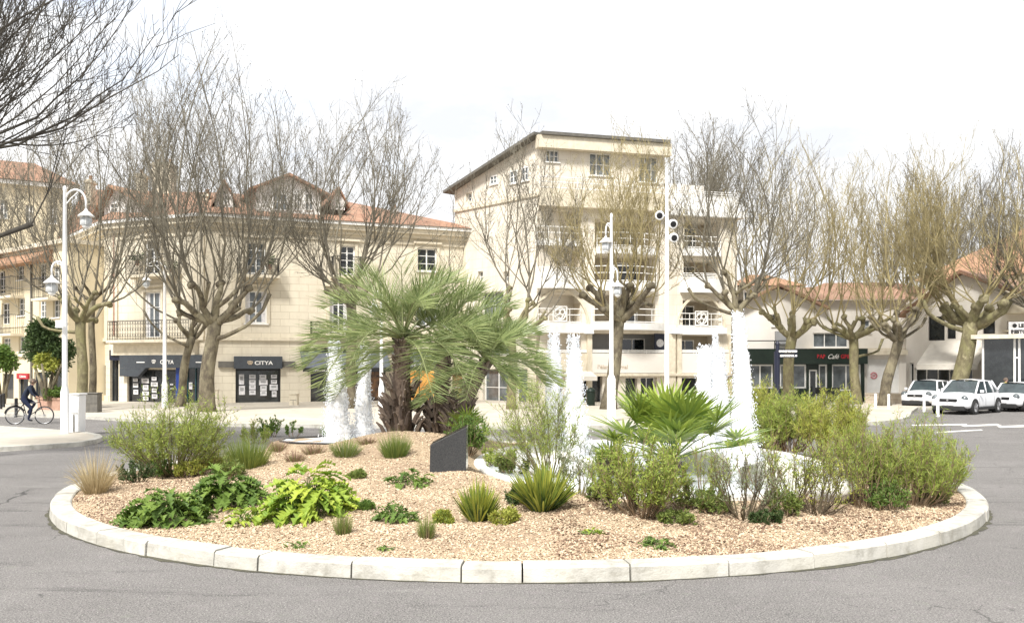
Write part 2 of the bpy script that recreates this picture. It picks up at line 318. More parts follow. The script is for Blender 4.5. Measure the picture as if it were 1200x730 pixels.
def wall(fc, par, u0, u1, z0, z1, holes, m, rev=.22, depth=8, name='wall', top=None, label=None):
    b = MB(); P = fc.P
    us = sorted({u0, u1} | {h[i] for h in holes for i in (0, 1) if u0 < h[i] < u1}); zs = sorted({z0, z1} | {h[i] for h in holes for i in (2, 3) if z0 < h[i] < z1})
    for i in range(len(us) - 1):
        for j in range(len(zs) - 1):
            uc, zc = (us[i] + us[i + 1]) / 2, (zs[j] + zs[j + 1]) / 2
            if any(h[0] < uc < h[1] and h[2] < zc < h[3] for h in holes): continue
            b.add([P(us[i], zs[j]), P(us[i + 1], zs[j]), P(us[i + 1], zs[j + 1]), P(us[i], zs[j + 1])], [(0, 1, 2, 3)])
    for h in holes:
        r = h[4] if len(h) > 4 else rev
        a, c, d, e = h[:4]; q = [P(a, d), P(c, d), P(c, e), P(a, e), P(a, d, -r), P(c, d, -r), P(c, e, -r), P(a, e, -r)]
        b.add(q, [(0, 4, 5, 1), (1, 5, 6, 2), (2, 6, 7, 3), (3, 7, 4, 0)])
    zt0 = zt1 = z1
    if top: b.add([P(u0, z1), P(u1, z1)] + [P(u, z) for u, z in top], [tuple(range(2 + len(top)))])
    b.add([P(u0, z0), P(u0, z1), P(u0, z1, -depth), P(u0, z0, -depth), P(u1, z0), P(u1, z1), P(u1, z1, -depth), P(u1, z0, -depth)],
          [(0, 1, 2, 3), (7, 6, 5, 4), (3, 2, 6, 7), (1, 5, 6, 2)])
    return b.build(name, m, par, uv=fc.u, label=label)
def window(fc, par, r, d=-.16, nx=2, nz=3, fw=.06, m='white', g='glass', name='window', sill=True, curtain=False):
    u0, u1, z0, z1 = r[:4]; b = MB(); t = .05
    b.fbox(fc, u0, u0 + fw, z0, z1, d, d + t); b.fbox(fc, u1 - fw, u1, z0, z1, d, d + t)
    b.fbox(fc, u0 + fw, u1 - fw, z0, z0 + fw, d, d + t); b.fbox(fc, u0 + fw, u1 - fw, z1 - fw, z1, d, d + t)
    for i in range(1, nx):
        c = u0 + (u1 - u0) * i / nx; b.fbox(fc, c - fw * .45, c + fw * .45, z0 + fw, z1 - fw, d, d + t * .9)
    for i in range(1, nz):
        c = z0 + (z1 - z0) * i / nz
        for k in range(nx): b.fbox(fc, u0 + (u1 - u0) * k / nx + fw * (1 if k == 0 else .45), u0 + (u1 - u0) * (k + 1) / nx - fw * (1 if k == nx - 1 else .45), c - .02, c + .02, d, d + t * .7)
    if sill: b.fbox(fc, u0 - .08, u1 + .08, z0 - .07, z0 - .003, -.15, .09)
    o = b.build(name, m, par)
    p = MB(); p.add([fc.P(u0, z0, d), fc.P(u1, z0, d), fc.P(u1, z1, d), fc.P(u0, z1, d)], [(0, 1, 2, 3)]); p.build('pane', g, o)
    if curtain:
        c = MB(); w_ = (u1 - u0)
        for a, e in ((u0 + fw, u0 + w_ * .24), (u1 - w_ * .24, u1 - fw)): c.fbox(fc, a, e, z0 + fw, z1 - fw, d + .003, d + .008)
        c.build('curtain', 'paper', o)
    return o
def railing(fc, par, u0, u1, z0, z1, d, m='iron', kind='bars', ends=True, r=.012, step=.12):
    b = MB(); P = fc.P
    b.fbox(fc, u0, u1, z1 - .04, z1, d - .025, d + .025); b.fbox(fc, u0, u1, z0 + .04, z0 + .07, d - .015, d + .015)
    n = max(2, int((u1 - u0) / step))
    for i in range(n + 1):
        u = u0 + (u1 - u0) * i / n; b.tube([P(u, z0, d), P(u, z1 - .03, d)], r, 4)
    if kind == 'scroll':
        b.fbox(fc, u0, u1, z1 - .24, z1 - .22, d - .012, d + .012)
        for i in range(n):
            u = u0 + (u1 - u0) * (i + .5) / n; hh = (z1 - z0)
            for zc, rr in ((z1 - .13, step * .36), (z0 + hh * .55, step * .42), (z0 + hh * .25, step * .42)):
                b.tube([P(u + rr * math.cos(a * PI / 4), zc + rr * math.sin(a * PI / 4), d) for a in range(9)], .011, 3)
    if kind == 'horizontal':
        for k in (.33, .62): b.fbox(fc, u0, u1, z0 + (z1 - z0) * k, z0 + (z1 - z0) * k + .03, d - .015, d + .015)
    if ends:
        for u in (u0, u1):
            b.tube([P(u, z1 - .02, d), P(u, z1 - .02, .0)], .02, 4)
            for k in range(1, 6): b.tube([P(u, z0, d * k / 6), P(u, z1 - .02, d * k / 6)], r, 4)
    return b.build('railing', m, par)
def rail_white(fc, par, u0, u1, z0, z1, d, emblem=None, curve=0):
    b = MB(); n = 10; nb = max(4, int((u1 - u0) / 1.1))
    def dd(u): t = (u - u0) / (u1 - u0); return d + curve * (1 - (2 * t - 1) ** 2)
    for z in (z1 - .03, z0 + (z1 - z0) * .55, z0 + .06):
        us = np.linspace(u0, u1, n); b.tube([fc.P(u, z, dd(u)) for u in us], .028, 5)
    for i in range(nb + 1):
        u = u0 + (u1 - u0) * i / nb; b.tube([fc.P(u, z0, dd(u)), fc.P(u, z1, dd(u))], .022, 4)
    o = b.build('railing', 'white', par)
    if emblem is not None:
        e = MB(); c = emblem; s = .42; zc = (z0 + z1) / 2 + .1; P = lambda a, z: fc.P(c + a, zc + z, d + .04)
        for a in ((-s, -s, s, -s), (s, -s, s, s), (s, s, -s, s), (-s, s, -s, -s)): e.tube([P(a[0], a[1]), P(a[2], a[3])], .035, 4)
        rg = lambda x, z, r: e.tube([P(x + r * math.cos(k * PI / 6), z + r * math.sin(k * PI / 6)) for k in range(13)], .035, 4)
        rg(0, 0, .36); rg(-.14, .1, .15); rg(.14, .1, .15); rg(0, -.14, .15)
        for a in range(3):
            t = R(90 + 120 * a); e.tube([P(0, 0), P(.36 * math.cos(t), .36 * math.sin(t))], .03, 4)
        e.build('rail_emblem', 'white', o)
    return o
def text(s, fc, px, py, hpx, m, par, d=.02, sx=1, name='lettering', bold=0, align='CENTER', shear=0):
    cu = bpy.data.curves.new('t', 'FONT'); cu.body = s; cu.align_x = align; cu.extrude = .008; cu.offset = bold; cu.shear = shear
    u, z = fc.UZ(px, py, d); Zd = fc.P(u, z, d)[1]; size = hpx * Zd / F / .72; cu.size = size
    to = bpy.data.objects.new('t', cu); sc.collection.objects.link(to)
    dg = bpy.context.evaluated_depsgraph_get(); me = bpy.data.meshes.new_from_object(to.evaluated_get(dg)); bpy.data.objects.remove(to)
    off = OFF[par]
    for v in me.vertices: v.co = Vector(fc.P(u + v.co.x * sx, z + v.co.y - hpx * Zd / F / 2, d + v.co.z)) - Vector(off)
    me.name = name; me.materials.clear(); me.materials.append(M[m])
    o = bpy.data.objects.new(name, me); sc.collection.objects.link(o); o.parent = par; OFF[o] = off; return o

# ------------------------------------------------------------------ ground, road, island
IC = np.array([.11, 17.84]); RO, RI = 8.09, 7.79
P1c, P1a, P1b = np.array([2.75, 18.7]), 3.3, 5.0        # big basin
P2c, P2a, P2b = np.array([-3.9, 22.1]), 1.6, 1.15       # small basin behind the left jets
def sst(t): t = min(1, max(0, t)); return t * t * (3 - 2 * t)
def gz(x, y):
    r = math.hypot(x - IC[0], y - IC[1])
    if r > RO: return 0.
    if r > RI: return .17
    z = .145 + .285 * sst((RI - r) / 4.5) + .42 * math.exp(-((x + 1.9) ** 2 / 2.6 ** 2 + (y - 19.6) ** 2 / 2.4 ** 2))
    z += .03 * math.sin(x * 2.1 + y) * sst((RI - r) / 1) + .02 * math.sin(y * 3.3 - x * 1.7) * sst((RI - r) / 1)
    e = math.hypot((x - P1c[0]) / (P1a + .4), (y - P1c[1]) / (P1b + .4)); z = z + (.30 - z) * sst((1.12 - e) / .22)
    e = math.hypot((x - P2c[0]) / (P2a + .3), (y - P2c[1]) / (P2b + .3)); z = z + (.50 - z) * sst((1.15 - e) / .25)
    return z
def gp(px, py):
    """where the pixel's ray meets the island"""
    Z = 8.
    while Z < 60:
        x, y, z = ray(px, py, Z)
        if z <= gz(x, y): return np.array([x, y, gz(x, y)])
        Z += .02
    return np.array([x, y, 0.])
rng = np.random.default_rng(7)
b = MB()
n = 40; g = np.concatenate([-np.geomspace(1500, 60, 12), np.linspace(-50, 50, 41), np.geomspace(60, 1500, 12)])
V = np.array([(x, y + 30, 0.) for y in g for x in g]); k = len(g)
i, j = np.meshgrid(np.arange(k - 1), np.arange(k - 1), indexing='ij'); i, j = i.ravel(), j.ravel()
b.addn(V, np.stack([i * k + j, i * k + j + 1, (i + 1) * k + j + 1, (i + 1) * k + j], -1))
setp(b.build('road', 'asphalt'), kind='structure')
def at0(px, py, z=0): Z = F * (H - z) / (py - CY); return ((px - CX) * Z / F, Z)
def slab(name, pts, z, m, kerb=True):
    poly = [at0(px, py, z) for px, py in pts]
    a = sum(poly[i][0] * poly[(i + 1) % len(poly)][1] - poly[(i + 1) % len(poly)][0] * poly[i][1] for i in range(len(poly)))
    if a < 0: poly = poly[::-1]
    c = np.mean(poly, axis=0); b = MB(); b.prism(poly, -.1, z); setp(b.build(name, m), kind='structure')
    if kerb:
        b = MB(); q = []
        P = np.array(poly)
        nn = len(P)
        inn = []
        for i in range(nn):
            e1 = P[i] - P[i - 1]; e2 = P[(i + 1) % nn] - P[i]; n1 = np.array([-e1[1], e1[0]]) / np.linalg.norm(e1); n2 = np.array([-e2[1], e2[0]]) / np.linalg.norm(e2)
            nv = n1 + n2; nv /= np.linalg.norm(nv); inn.append((nv * .2, nv * -.012))
        o = P + np.array([a_[1] for a_ in inn]); ii = P + np.array([a_[0] for a_ in inn])
        for i in range(nn):
            k = (i + 1) % nn
            b.hexa([(*o[i], -.05), (*o[k], -.05), (*ii[k], -.05), (*ii[i], -.05), (*o[i], z + .008), (*o[k], z + .008), (*ii[k], z + .008), (*ii[i], z + .008)])
        setp(b.build(name + '_kerb', 'kerb_stone'), kind='structure')
slab('pavement', [(-500, 528), (-100, 527), (0, 524), (60, 520.5), (95, 518), (112, 515), (120, 512), (117, 509), (100, 506), (60, 503), (0, 499), (-100, 495), (-500, 490)], .12, 'pavement')
slab('far_pavement', [(-300, 483), (0, 485), (90, 487), (140, 490), (200, 493), (260, 496), (400, 498), (600, 499), (800, 499), (950, 497), (1030, 494), (1058, 490.5), (1066, 487),
                      (1068, 482), (1076, 477), (1400, 474), (1500, 462), (1300, 452), (600, 452), (-300, 455)], .12, 'pavement')
def quadmark(b, pts): 
    v = [(*at0(px, py), .006) for px, py in pts]; b.add(v, [(0, 1, 2, 3)])
b = MB()
for p in ([(1068, 497.6), (1132, 496.6), (1134, 498), (1070, 499)], [(1126, 498.6), (1168, 496.6), (1174, 498.2), (1130, 500)], [(1168, 499.3), (1215, 497.5), (1225, 499.5), (1172, 501.2)],
          [(1095, 506), (1150, 503.2), (1152, 504.2), (1097, 507.3)], [(1230, 500), (1300, 498), (1305, 500), (1235, 502)]): quadmark(b, p)
setp(b.build('road_markings', 'paint'), kind='structure')
b = MB()
quadmark(b, [(-60, 531), (0, 529.5), (0, 527.6), (-60, 529)]); quadmark(b, [(0, 529.5), (75, 524.4), (75, 522.8), (0, 527.6)])
setp(b.build('gutter_line', 'paint'), kind='structure')
# island kerb: separate stones with joints
b = MB(); a = 0.; rs = random.Random(3)
while a < 359.99:
    w_ = rs.choice([8.2, 8.2, 8.6, 4.4, 8.0]); w_ = w_ if 360 - a - w_ > 4 else 360 - a
    s = 4; jt = .07; dz = rs.uniform(-.009, .009); dr = rs.uniform(-.014, .014)
    for q in range(s):
        t0 = R(a + jt * (q == 0) + (w_) * q / s - 90); t1 = R(a + w_ * (q + 1) / s - jt * (q == s - 1) - 90)
        pr = [(RO + dr + .015, -.05), (RO + dr, .150 + dz), (RO + dr - .025, .175 + dz), (RI + .02, .178 + dz), (RI, .165 + dz), (RI, -.05)]
        v = [(IC[0] + r * math.cos(t), IC[1] + r * math.sin(t), z) for t in (t0, t1) for r, z in pr]
        k = len(pr); fs = [(i, k + i, k + (i + 1) % k, (i + 1) % k)[::-1] for i in range(k)]
        if q == 0: fs.append(tuple(range(k))[::-1])
        if q == s - 1: fs.append(tuple(range(k, 2 * k)))
        b.add(v, fs)
    a += w_
setp(b.build('island_kerb', 'kerb_stone'), kind='structure')
# grime and moss where the kerb meets the road
b = MB(); n = 360; rr_ = rng.uniform(.02, .10, n) * (.4 + .8 * np.abs(np.sin(np.arange(n) * .11) * np.sin(np.arange(n) * .043 + 1)))
for i in range(n):
    t0, t1 = 2 * PI * i / n, 2 * PI * (i + 1) / n; o0, o1 = RO + .016 + rr_[i], RO + .016 + rr_[(i + 1) % n]; q = lambda r_, t_: (IC[0] + r_ * math.cos(t_), IC[1] + r_ * math.sin(t_), .005)
    b.add([q(RO - .01, t0), q(o0, t0), q(o1, t1), q(RO - .01, t1)], [(0, 1, 2, 3)])
setp(b.build('gutter_moss', 'moss'), kind='structure')
# gravel bed
b = MB(); nr, na = 70, 160; V = []
for i in range(nr + 1):
    r = RI * (i / nr)
    for j in range(na):
        t = 2 * PI * j / na; x, y = IC[0] + r * math.cos(t), IC[1] + r * math.sin(t); V.append((x, y, gz(x, y) if i < nr else .145))
V = np.array(V); i, j = np.meshgrid(np.arange(nr), np.arange(na), indexing='ij'); i, j = i.ravel(), j.ravel(); j2 = (j + 1) % na
b.addn(V, np.stack([i * na + j, (i + 1) * na + j, (i + 1) * na + j2, i * na + j2], -1))
setp(b.build('gravel_bed', 'gravel', smooth=True), kind='structure')
def chips(name, n, m, size, region):
    P = []
    while len(P) < n:
        a = rng.uniform(0, 2 * PI, 4000); r = RI * np.sqrt(rng.uniform(0, 1, 4000)); x = IC[0] + r * np.cos(a); y = IC[1] + r * np.sin(a)
        for q in range(4000):
            if r[q] < RI - .02 and region(x[q], y[q]) and rng.random() < min(1, (12.5 / y[q]) ** 2.2): P.append((x[q], y[q], gz(x[q], y[q])))
            if len(P) >= n: break
    P = np.array(P); sz = rng.uniform(.5, 1.3, n)[:, None] * size
    th = rng.uniform(0, 2 * PI, n); tilt = rng.normal(0, .35, (n, 2)); asp = rng.uniform(.35, .9, n)
    c, s_ = np.cos(th), np.sin(th); q = np.array([(-1, -1), (1, -1), (1, 1), (-1, 1)]) + 0.
    X = q[None, :, 0] * sz; Y = q[None, :, 1] * sz * asp[:, None]; X = X * rng.uniform(.7, 1.1, X.shape); Y = Y * rng.uniform(.7, 1.1, Y.shape)
    Vx = X * c[:, None] - Y * s_[:, None]; Vy = X * s_[:, None] + Y * c[:, None]; Vz = X * tilt[:, :1] + Y * tilt[:, 1:]
    base = np.stack([Vx, Vy, Vz], -1); top = np.stack([rng.normal(0, .2, n) * sz[:, 0], rng.normal(0, .2, n) * sz[:, 0], sz[:, 0] * rng.uniform(.4, .9, n)], -1)[:, None, :]
    V = np.concatenate([base, top], 1) + P[:, None, :] + np.array([0, 0, .004])
    f = np.array([(0, 1, 4), (1, 2, 4), (2, 3, 4), (3, 0, 4)]); fa = (np.arange(n)[:, None, None] * 5 + f[None]).reshape(-1, 3)
    b = MB(); b.addn(V, fa); return b.build(name, m)
def not_pool(x, y): return math.hypot((x - P1c[0]) / (P1a + .35), (y - P1c[1]) / (P1b + .35)) > 1 and math.hypot((x - P2c[0]) / (P2a + .2), (y - P2c[1]) / (P2b + .2)) > 1
setp(chips('stone_chippings', 95000, 'chips', .0145, not_pool), 'pale pinkish beige chippings covering the roundabout bed', 'gravel', kind='stuff')
setp(chips('bark_mulch', 9000, 'bark_chips', .022, lambda x, y: not_pool(x, y) and (x > .5 or (x < -4.5 and y > 12)) and math.sin(x * 3) + math.sin(y * 4 + x) > -.4), 'scattered brown bark pieces under the shrubs of the bed', 'mulch', kind='stuff')
# basins
def basin(c, a_, b_, zr, zw, rim, m, nm):
    n = 64; bb = MB(); ring = []
    for k, (o, z) in enumerate([(rim, zr - .4), (rim, zr), (rim - .02, zr + .02), (.02, zr + .02), (0, zr), (0, zw - .3)]):
        ring.append([(c[0] + (a_ + o) * math.cos(2 * PI * j / n), c[1] + (b_ + o) * math.sin(2 * PI * j / n), z) for j in range(n)])
    V = np.array(ring); K = len(ring); kk, j = np.meshgrid(np.arange(K - 1), np.arange(n), indexing='ij'); kk, j = kk.ravel(), j.ravel(); j2 = (j + 1) % n
    bb.addn(V, np.stack([kk * n + j, kk * n + j2, (kk + 1) * n + j2, (kk + 1) * n + j], -1)); setp(bb.build(nm + '_rim', m), kind='structure')
    bb = MB(); nr = 40; V = []
    for i in range(nr + 1):
        for j in range(n):
            r = i / nr; x = c[0] + a_ * r * math.cos(2 * PI * j / n); y = c[1] + b_ * r * math.sin(2 * PI * j / n)
            V.append((x, y, zw + .02 * math.sin(x * 9 + 3 * math.sin(y * 5)) * math.sin(y * 8 + x * 2)))
    i, j = np.meshgrid(np.arange(nr), np.arange(n), indexing='ij'); i, j = i.ravel(), j.ravel(); j2 = (j + 1) % n
    bb.addn(np.array(V), np.stack([i * n + j, (i + 1) * n + j, (i + 1) * n + j2, i * n + j2], -1)); setp(bb.build(nm + '_water', 'water', smooth=True), kind='structure')
basin(P1c, P1a, P1b, .36, .34, .22, 'white_stone', 'basin')
basin(P2c, P2a, P2b, .52, .50, .06, 'granite', 'small_basin')
# white boulders and ledges standing in the big basin
def boulder(c, s, seed, label, ico=3):
    rr = random.Random(seed); import bmesh
    bm = bmesh.new(); bmesh.ops.create_icosphere(bm, subdivisions=ico, radius=1)
    from mathutils import noise as nz_
    for v in bm.verts:
        q = v.co.copy(); f = 1 + .35 * nz_.noise(q * 1.3 + Vector((seed * 3.1, 0, 0))) + .12 * nz_.noise(q * 4 + Vector((seed, 5, 0)))
        v.co = Vector((q.x * f * s[0], q.y * f * s[1], max(-.6, q.z * f) * s[2]))
    me = bpy.data.meshes.new('boulder'); bm.to_mesh(me); bm.free(); me.materials.append(M['white_stone'])
    for p in me.polygons: p.use_smooth = True
    o = bpy.data.objects.new('boulder', me); sc.collection.objects.link(o); o.location = c; o.rotation_euler = (0, 0, rr.uniform(0, 6)); OFF[o] = np.zeros(3)
    setp(o, label, 'boulder', 'white boulders round the basin'); return o
BD = [(578, 519, .34, 'small white boulder right of the black stone wedge'), (700, 552, .5, 'white boulder behind the round bush under the fan palm'), (822, 548, .8, 'large white boulder right of the fan palm stem'),
      (785, 575, .5, 'white boulder at the right foot of the bush below the fan palm'), (905, 560, .75, 'white boulder seen through the bare twigs of the grey shrub'), (965, 575, .7, 'white boulder low in front of the right hand basin edge'),
      (860, 520, .7, 'white boulder at the foot of the tallest water jet'), (1000, 555, .55, 'rightmost white boulder of the basin'), (650, 540, .45, 'white boulder behind the willowy shrub'), (745, 520, .45, 'white boulder beneath the fan palm leaves')]
for i, (px, py, s, lb) in enumerate(BD):
    Z = F * (H - .34) / (py - CY); x, y, z = ray(px, py, Z); boulder((x, y, .36), (s * .9, s * .7, s * .42), i + 1, lb)

# ------------------------------------------------------------------ buildings
def UVr(fc): return fc.u
# --- A: left street buildings
A1 = Fac((-90, 70), (80, 55)); tA = thing('terraced_house', 'cream four storey street house with small balconies at the far left edge', 'house', (*A1.a, 0))
def R_(fc, *q, d=0): return fc.rect(*q, d=d)
hA = [(20, 28, 311, 328, 'w'), (46, 54, 309, 337, 'b'), (21, 29, 349, 370, 'w'), (2, 11, 355, 380, 'b'), (22, 30, 394, 412, 'w'), (3, 12, 396, 412, 'w'), (-2, 6, 318, 344, 'b'), (46, 54, 350, 372, 'w'), (46, 54, 394, 410, 'w'),
      (62, 70, 312, 332, 'w'), (62, 70, 350, 372, 'w'), (3, 16, 438, 471, 's'), (22, 33, 438, 472, 's'), (40, 56, 436, 470, 's'), (62, 75, 436, 470, 's')]
rects = [(R_(A1, *h[:4]), h[4]) for h in hA]
_, zA = A1.UZ(40, 292)
wall(A1, tA, 0, A1.len, 0, zA, [r for r, _ in rects], 'wall_a')
for r, k in rects:
    window(A1, tA, r, nx=2 if k != 's' else 1, nz=3 if k != 's' else 1, m='white' if k != 's' else 'slate', g='glass_light' if k == 'w' else 'glass', sill=k == 'w')
b = MB(); b.fbox(A1, -.1, A1.len + .15, zA - .003, zA + .25, -8, .35); b.fbox(A1, 0, A1.len, A1.UZ(40, 418)[1], A1.UZ(40, 418)[1] + .2, 0, .14)
for yy in (338, 383): z = A1.UZ(25, yy)[1]; b.fbox(A1, 0, A1.len, z, z + .08, 0, .06)
b.build('cornice', 'cream_trim', tA)
for x0, x1, y0, y1 in ((-12, 13, 369, 391), (-12, 13, 325, 347), (37, 57, 325, 349)):
    u0, u1, z0, z1 = R_(A1, x0, x1, y0, y1, d=.8); b = MB(); b.fbox(A1, u0, u1, z0 - .15, z0, 0.003, .85); o = b.build('balcony', 'cream_trim', tA); railing(A1, o, u0 + .03, u1 - .03, z0, z1, .8, m='iron', step=.2)
u0, u1, z0, z1 = R_(A1, 20, 33, 437.5, 444, d=.1); b = MB(); b.fbox(A1, u0, u1, z0, z1, .01, .14); o = b.build('shop_sign', 'red', tA); text('Catherine', A1, 26.5, 440.8, 3, 'white', o, d=.15)
b = MB(); u = A1.U(38); b.tube([A1.P(u, 0, .08), A1.P(u, zA, .08)], .06, 6); b.build('downpipe', 'cabinet', tA)
u0, u1, z0, z1 = R_(A1, -20, 44, 296, 312, d=.9); b = MB(); b.hexa([A1.P(u0, z0, 1.3), A1.P(u1, z0, 1.3), A1.P(u1, z0 + .1, 0.003), A1.P(u0, z0 + .1, 0.003), A1.P(u0, z0 + .15, 1.3), A1.P(u1, z0 + .15, 1.3), A1.P(u1, z1, 0.003), A1.P(u0, z1, 0.003)]); b.build('canopy', 'tiles_old', tA, uv=A1.u)
A2 = Fac((-110, 72), (84, 78)); tA2 = thing('apartment_house', 'tall yellow house with red tiled roof behind the far left street house', 'house', (*A2.a, 0))
rA = [R_(A2, 0, 9, 234, 256), R_(A2, -40, -31, 234, 256), R_(A2, 30, 39, 240, 262), R_(A2, 58, 67, 240, 262)]
_, zA2 = A2.UZ(10, 212)
wall(A2, tA2, 0, A2.len, 0, zA2, rA, 'wall_a', depth=9)
for r in rA: window(A2, tA2, r, g='glass_light')
b = MB(); b.fbox(A2, -.3, A2.len + .3, zA2 - .3, zA2 + .02, 0, .55); b.build('cornice', 'white', tA2)
b = MB(); P = A2.P; e, l_ = .7, A2.len; zr = zA2 + 2.6
b.add([P(-.6, zA2 + .05, e), P(l_ + .6, zA2 + .05, e), P(l_ - 2.5, zr, -5), P(-.6, zr, -5), P(l_ + .6, zA2 + .05, -10), P(-.6, zA2 + .05, -10)], [(0, 1, 2, 3), (1, 4, 2), (3, 2, 4, 5)]); b.build('roof', 'tiles', tA2, uv=A2.u)

# --- B: corner building
B0, B1, B2 = Fac((80, 64), (128, 56)), Fac((128, 56), (240, 53)), Fac((240, 53), (556, 59.5))
ZE = 11.0
tB = thing('corner_building', 'long cream stone corner building with red tiled roof, dormers and dark shop fronts', 'building', (*B1.a, 0))
def win_on(fc, par, q, **k): r = R_(fc, *q); return r
h0 = [R_(B0, 108, 117, 346, 392), R_(B0, 108, 117, 288, 325), R_(B0, 92, 100, 350, 388), R_(B0, 105, 124, 428, 477)]
h1 = [R_(B1, 170, 188, 282, 321), R_(B1, 169, 189, 342, 396), R_(B1, 129, 139, 415, 477), R_(B1, 149, 206, 433, 474), R_(B1, 207.5, 236, 430, 477.5)]
h2 = [R_(B2, 289, 312, 284, 321), R_(B2, 287, 313, 341, 379), R_(B2, 398, 416, 288, 322), R_(B2, 386, 408, 341, 390), R_(B2, 489, 512, 291, 318), R_(B2, 487, 513, 345, 382),
      R_(B2, 276, 329, 432, 475), R_(B2, 364, 412, 434, 475), R_(B2, 417, 452, 434, 475), R_(B2, 470, 515, 433, 475), R_(B2, 530, 553, 433, 475)]
for fc, hs, l0 in ((B0, h0, 'wall'), (B1, h1, 'wall'), (B2, h2, 'wall')):
    wall(fc, tB, 0, fc.len, 0, ZE - .35, [(*h, .28) for h in hs], 'wall_b', depth=(8 if fc is B2 else .3))
for r in h0[:3]: window(B0, tB, r, nz=4, g='glass_light')
window(B0, tB, h0[3], nx=2, nz=1, m='slate', sill=False)
window(B1, tB, h1[0], nz=4, fw=.08, g='glass'); window(B1, tB, h1[1], nz=3, fw=.09, g='glass_light', curtain=True)
for k in (0, 1, 2, 3, 4, 5): window(B2, tB, h2[k], nz=(4 if k in (0, 2) else 3), fw=.085, g='glass_light' if k in (0, 1, 5) else 'glass', curtain=k in (1, 3))
# lintel mouldings and hood over second floor windows
b1, b2, b0 = MB(), MB(), MB()
for fc, b, hs in ((B1, b1, h1[:2]), (B2, b2, h2[:6])):
    for r in hs:
        b.fbox(fc, r[0] - .16, r[0] - .003, r[2], r[3] + .14, 0, .07); b.fbox(fc, r[1] + .003, r[1] + .16, r[2], r[3] + .14, 0, .07); b.fbox(fc, r[0] - .003, r[1] + .003, r[3] + .003, r[3] + .14, 0, .065)
        b.fbox(fc, r[0] - .28, r[1] + .28, r[3] + .26, r[3] + .38, 0, .2)
for fc, b in ((B0, b0), (B1, b1), (B2, b2)):
    b.fbox(fc, 0, fc.len, 3.75, 3.95, 0, .14); b.fbox(fc, 0, fc.len, ZE - 1.15, ZE - 1.0, 0, .09)
    b.fbox(fc, 0, fc.len, ZE - .75, ZE - .5, 0, .2); b.fbox(fc, -.0, fc.len, ZE - .5, ZE - .2, 0, .45)
    b.fbox(fc, .0, .75, 3.95, ZE - 1.15, 0, .10); b.fbox(fc, fc.len - .75, fc.len, 3.95, ZE - 1.15, 0, .10); b.fbox(fc, 0, fc.len, 0, .45, 0, .06) if fc is B0 else None
    b.build('cornice', 'cream_trim', tB)
b = MB()
for fc in (B0, B1, B2): b.fbox(fc, 0, fc.len, ZE - .2, ZE - .02, .2, .62)
b.build('gutter', 'white', tB)
b = MB(); u = B1.U(135)
b.tube([B1.P(u, 4.1, .1), B1.P(u, ZE - .2, .1)], .06, 6); b.build('downpipe', 'brick_planter', tB)
# roof
e = .7
p0, p1, p2, p3 = B0.P(0, ZE, e), B1.P(0, ZE, e), B2.P(0, ZE, e), B2.P(B2.len + .5, ZE, e)
r0 = ray(100, 222, 68); r1 = ray(160, 226, 63); r2 = ray(262, 226, 61); r3 = ray(405, 236, 64)
bk0, bk1 = ray(90, 260, 78), (*ray(560, 250, 76)[:2], ZE)
bk0 = (*bk0[:2], ZE)
b = MB(); b.add([p0, p1, p2, p3, r0, r1, r2, r3, bk0, bk1], [(0, 1, 5, 4), (1, 2, 6, 5), (2, 3, 7, 6), (3, 9, 7), (7, 9, 8, 4, 5, 6), (4, 8, 0)]); b.build('roof', 'tiles', tB, uv=B2.u)
def dormer(fc, par, xa, xb, xap, yap, ybase, yeave, d=-1.0, back=6, wins=(), ov=.45, tr='tiles', nm='dormer'):
    ua, ub = fc.U(xa, d), fc.U(xb, d); um, zap = fc.UZ(xap, yap, d); z0 = fc.UZ(xap, ybase, d)[1]; ze = fc.UZ(xap, yeave, d)[1]; P = lambda u, z, dd: fc.P(u, z, dd)
    hs = [R_(fc, *q, d=d) for q in wins]
    b = MB()
    us = sorted({ua, ub} | {h[i] for h in hs for i in (0, 1)}); zs = sorted({z0, ze} | {min(h[i], ze) for h in hs for i in (2, 3)})
    b.add([P(ua, z0, d), P(ub, z0, d), P(ub, ze, d), P(um, zap, d), P(ua, ze, d)], [(0, 1, 2, 3, 4)])
    b.add([P(ua, z0, d), P(ua, ze, d), P(ua, ze, d - back), P(ua, z0, d - back)], [(0, 1, 2, 3)]); b.add([P(ub, z0, d), P(ub, ze, d), P(ub, ze, d - back), P(ub, z0, d - back)], [(3, 2, 1, 0)])
    o = b.build(nm, 'white', par)
    b = MB(); sl = (zap - ze) / max(.1, (um - ua)); sr = (zap - ze) / max(.1, (ub - um)); t = .16
    for sgn, ue, s_ in ((-1, ua, sl), (1, ub, sr)):
        uo = ue + sgn * ov; zo = ze - ov * s_
        b.hexa([P(uo, zo, d + ov), P(um, zap, d + ov), P(um, zap, d - back), P(uo, zo, d - back), P(uo, zo + t, d + ov), P(um, zap + t, d + ov), P(um, zap + t, d - back), P(uo, zo + t, d - back)])
    b.build('roof', tr, o, uv=fc.u)
    for r in hs: window(fc, o, r, d=d + .01, nx=2, nz=2, g='glass_light', sill=False, fw=.07)
    return o
dormer(B2, tB, 300, 376, 338, 207, 250, 224, d=-.9, wins=[(319, 337, 227, 247), (344, 352, 227, 247), (357, 367, 227, 247)])
dormer(B2, tB, 388, 404, 396, 222, 246, 236, d=-1.2, back=5, wins=[(392, 400, 236, 246)], ov=.3)
dormer(B2, tB, 253, 273, 262, 213, 243, 232, d=-1.6, back=5, wins=[(258, 267, 228, 240)], ov=.35)
dormer(B1, tB, 122, 172, 136, 221, 256, 243, d=-1.2, back=6, wins=[(130, 139, 238, 250), (147, 154, 240, 251)], ov=.6, tr='tiles_old')
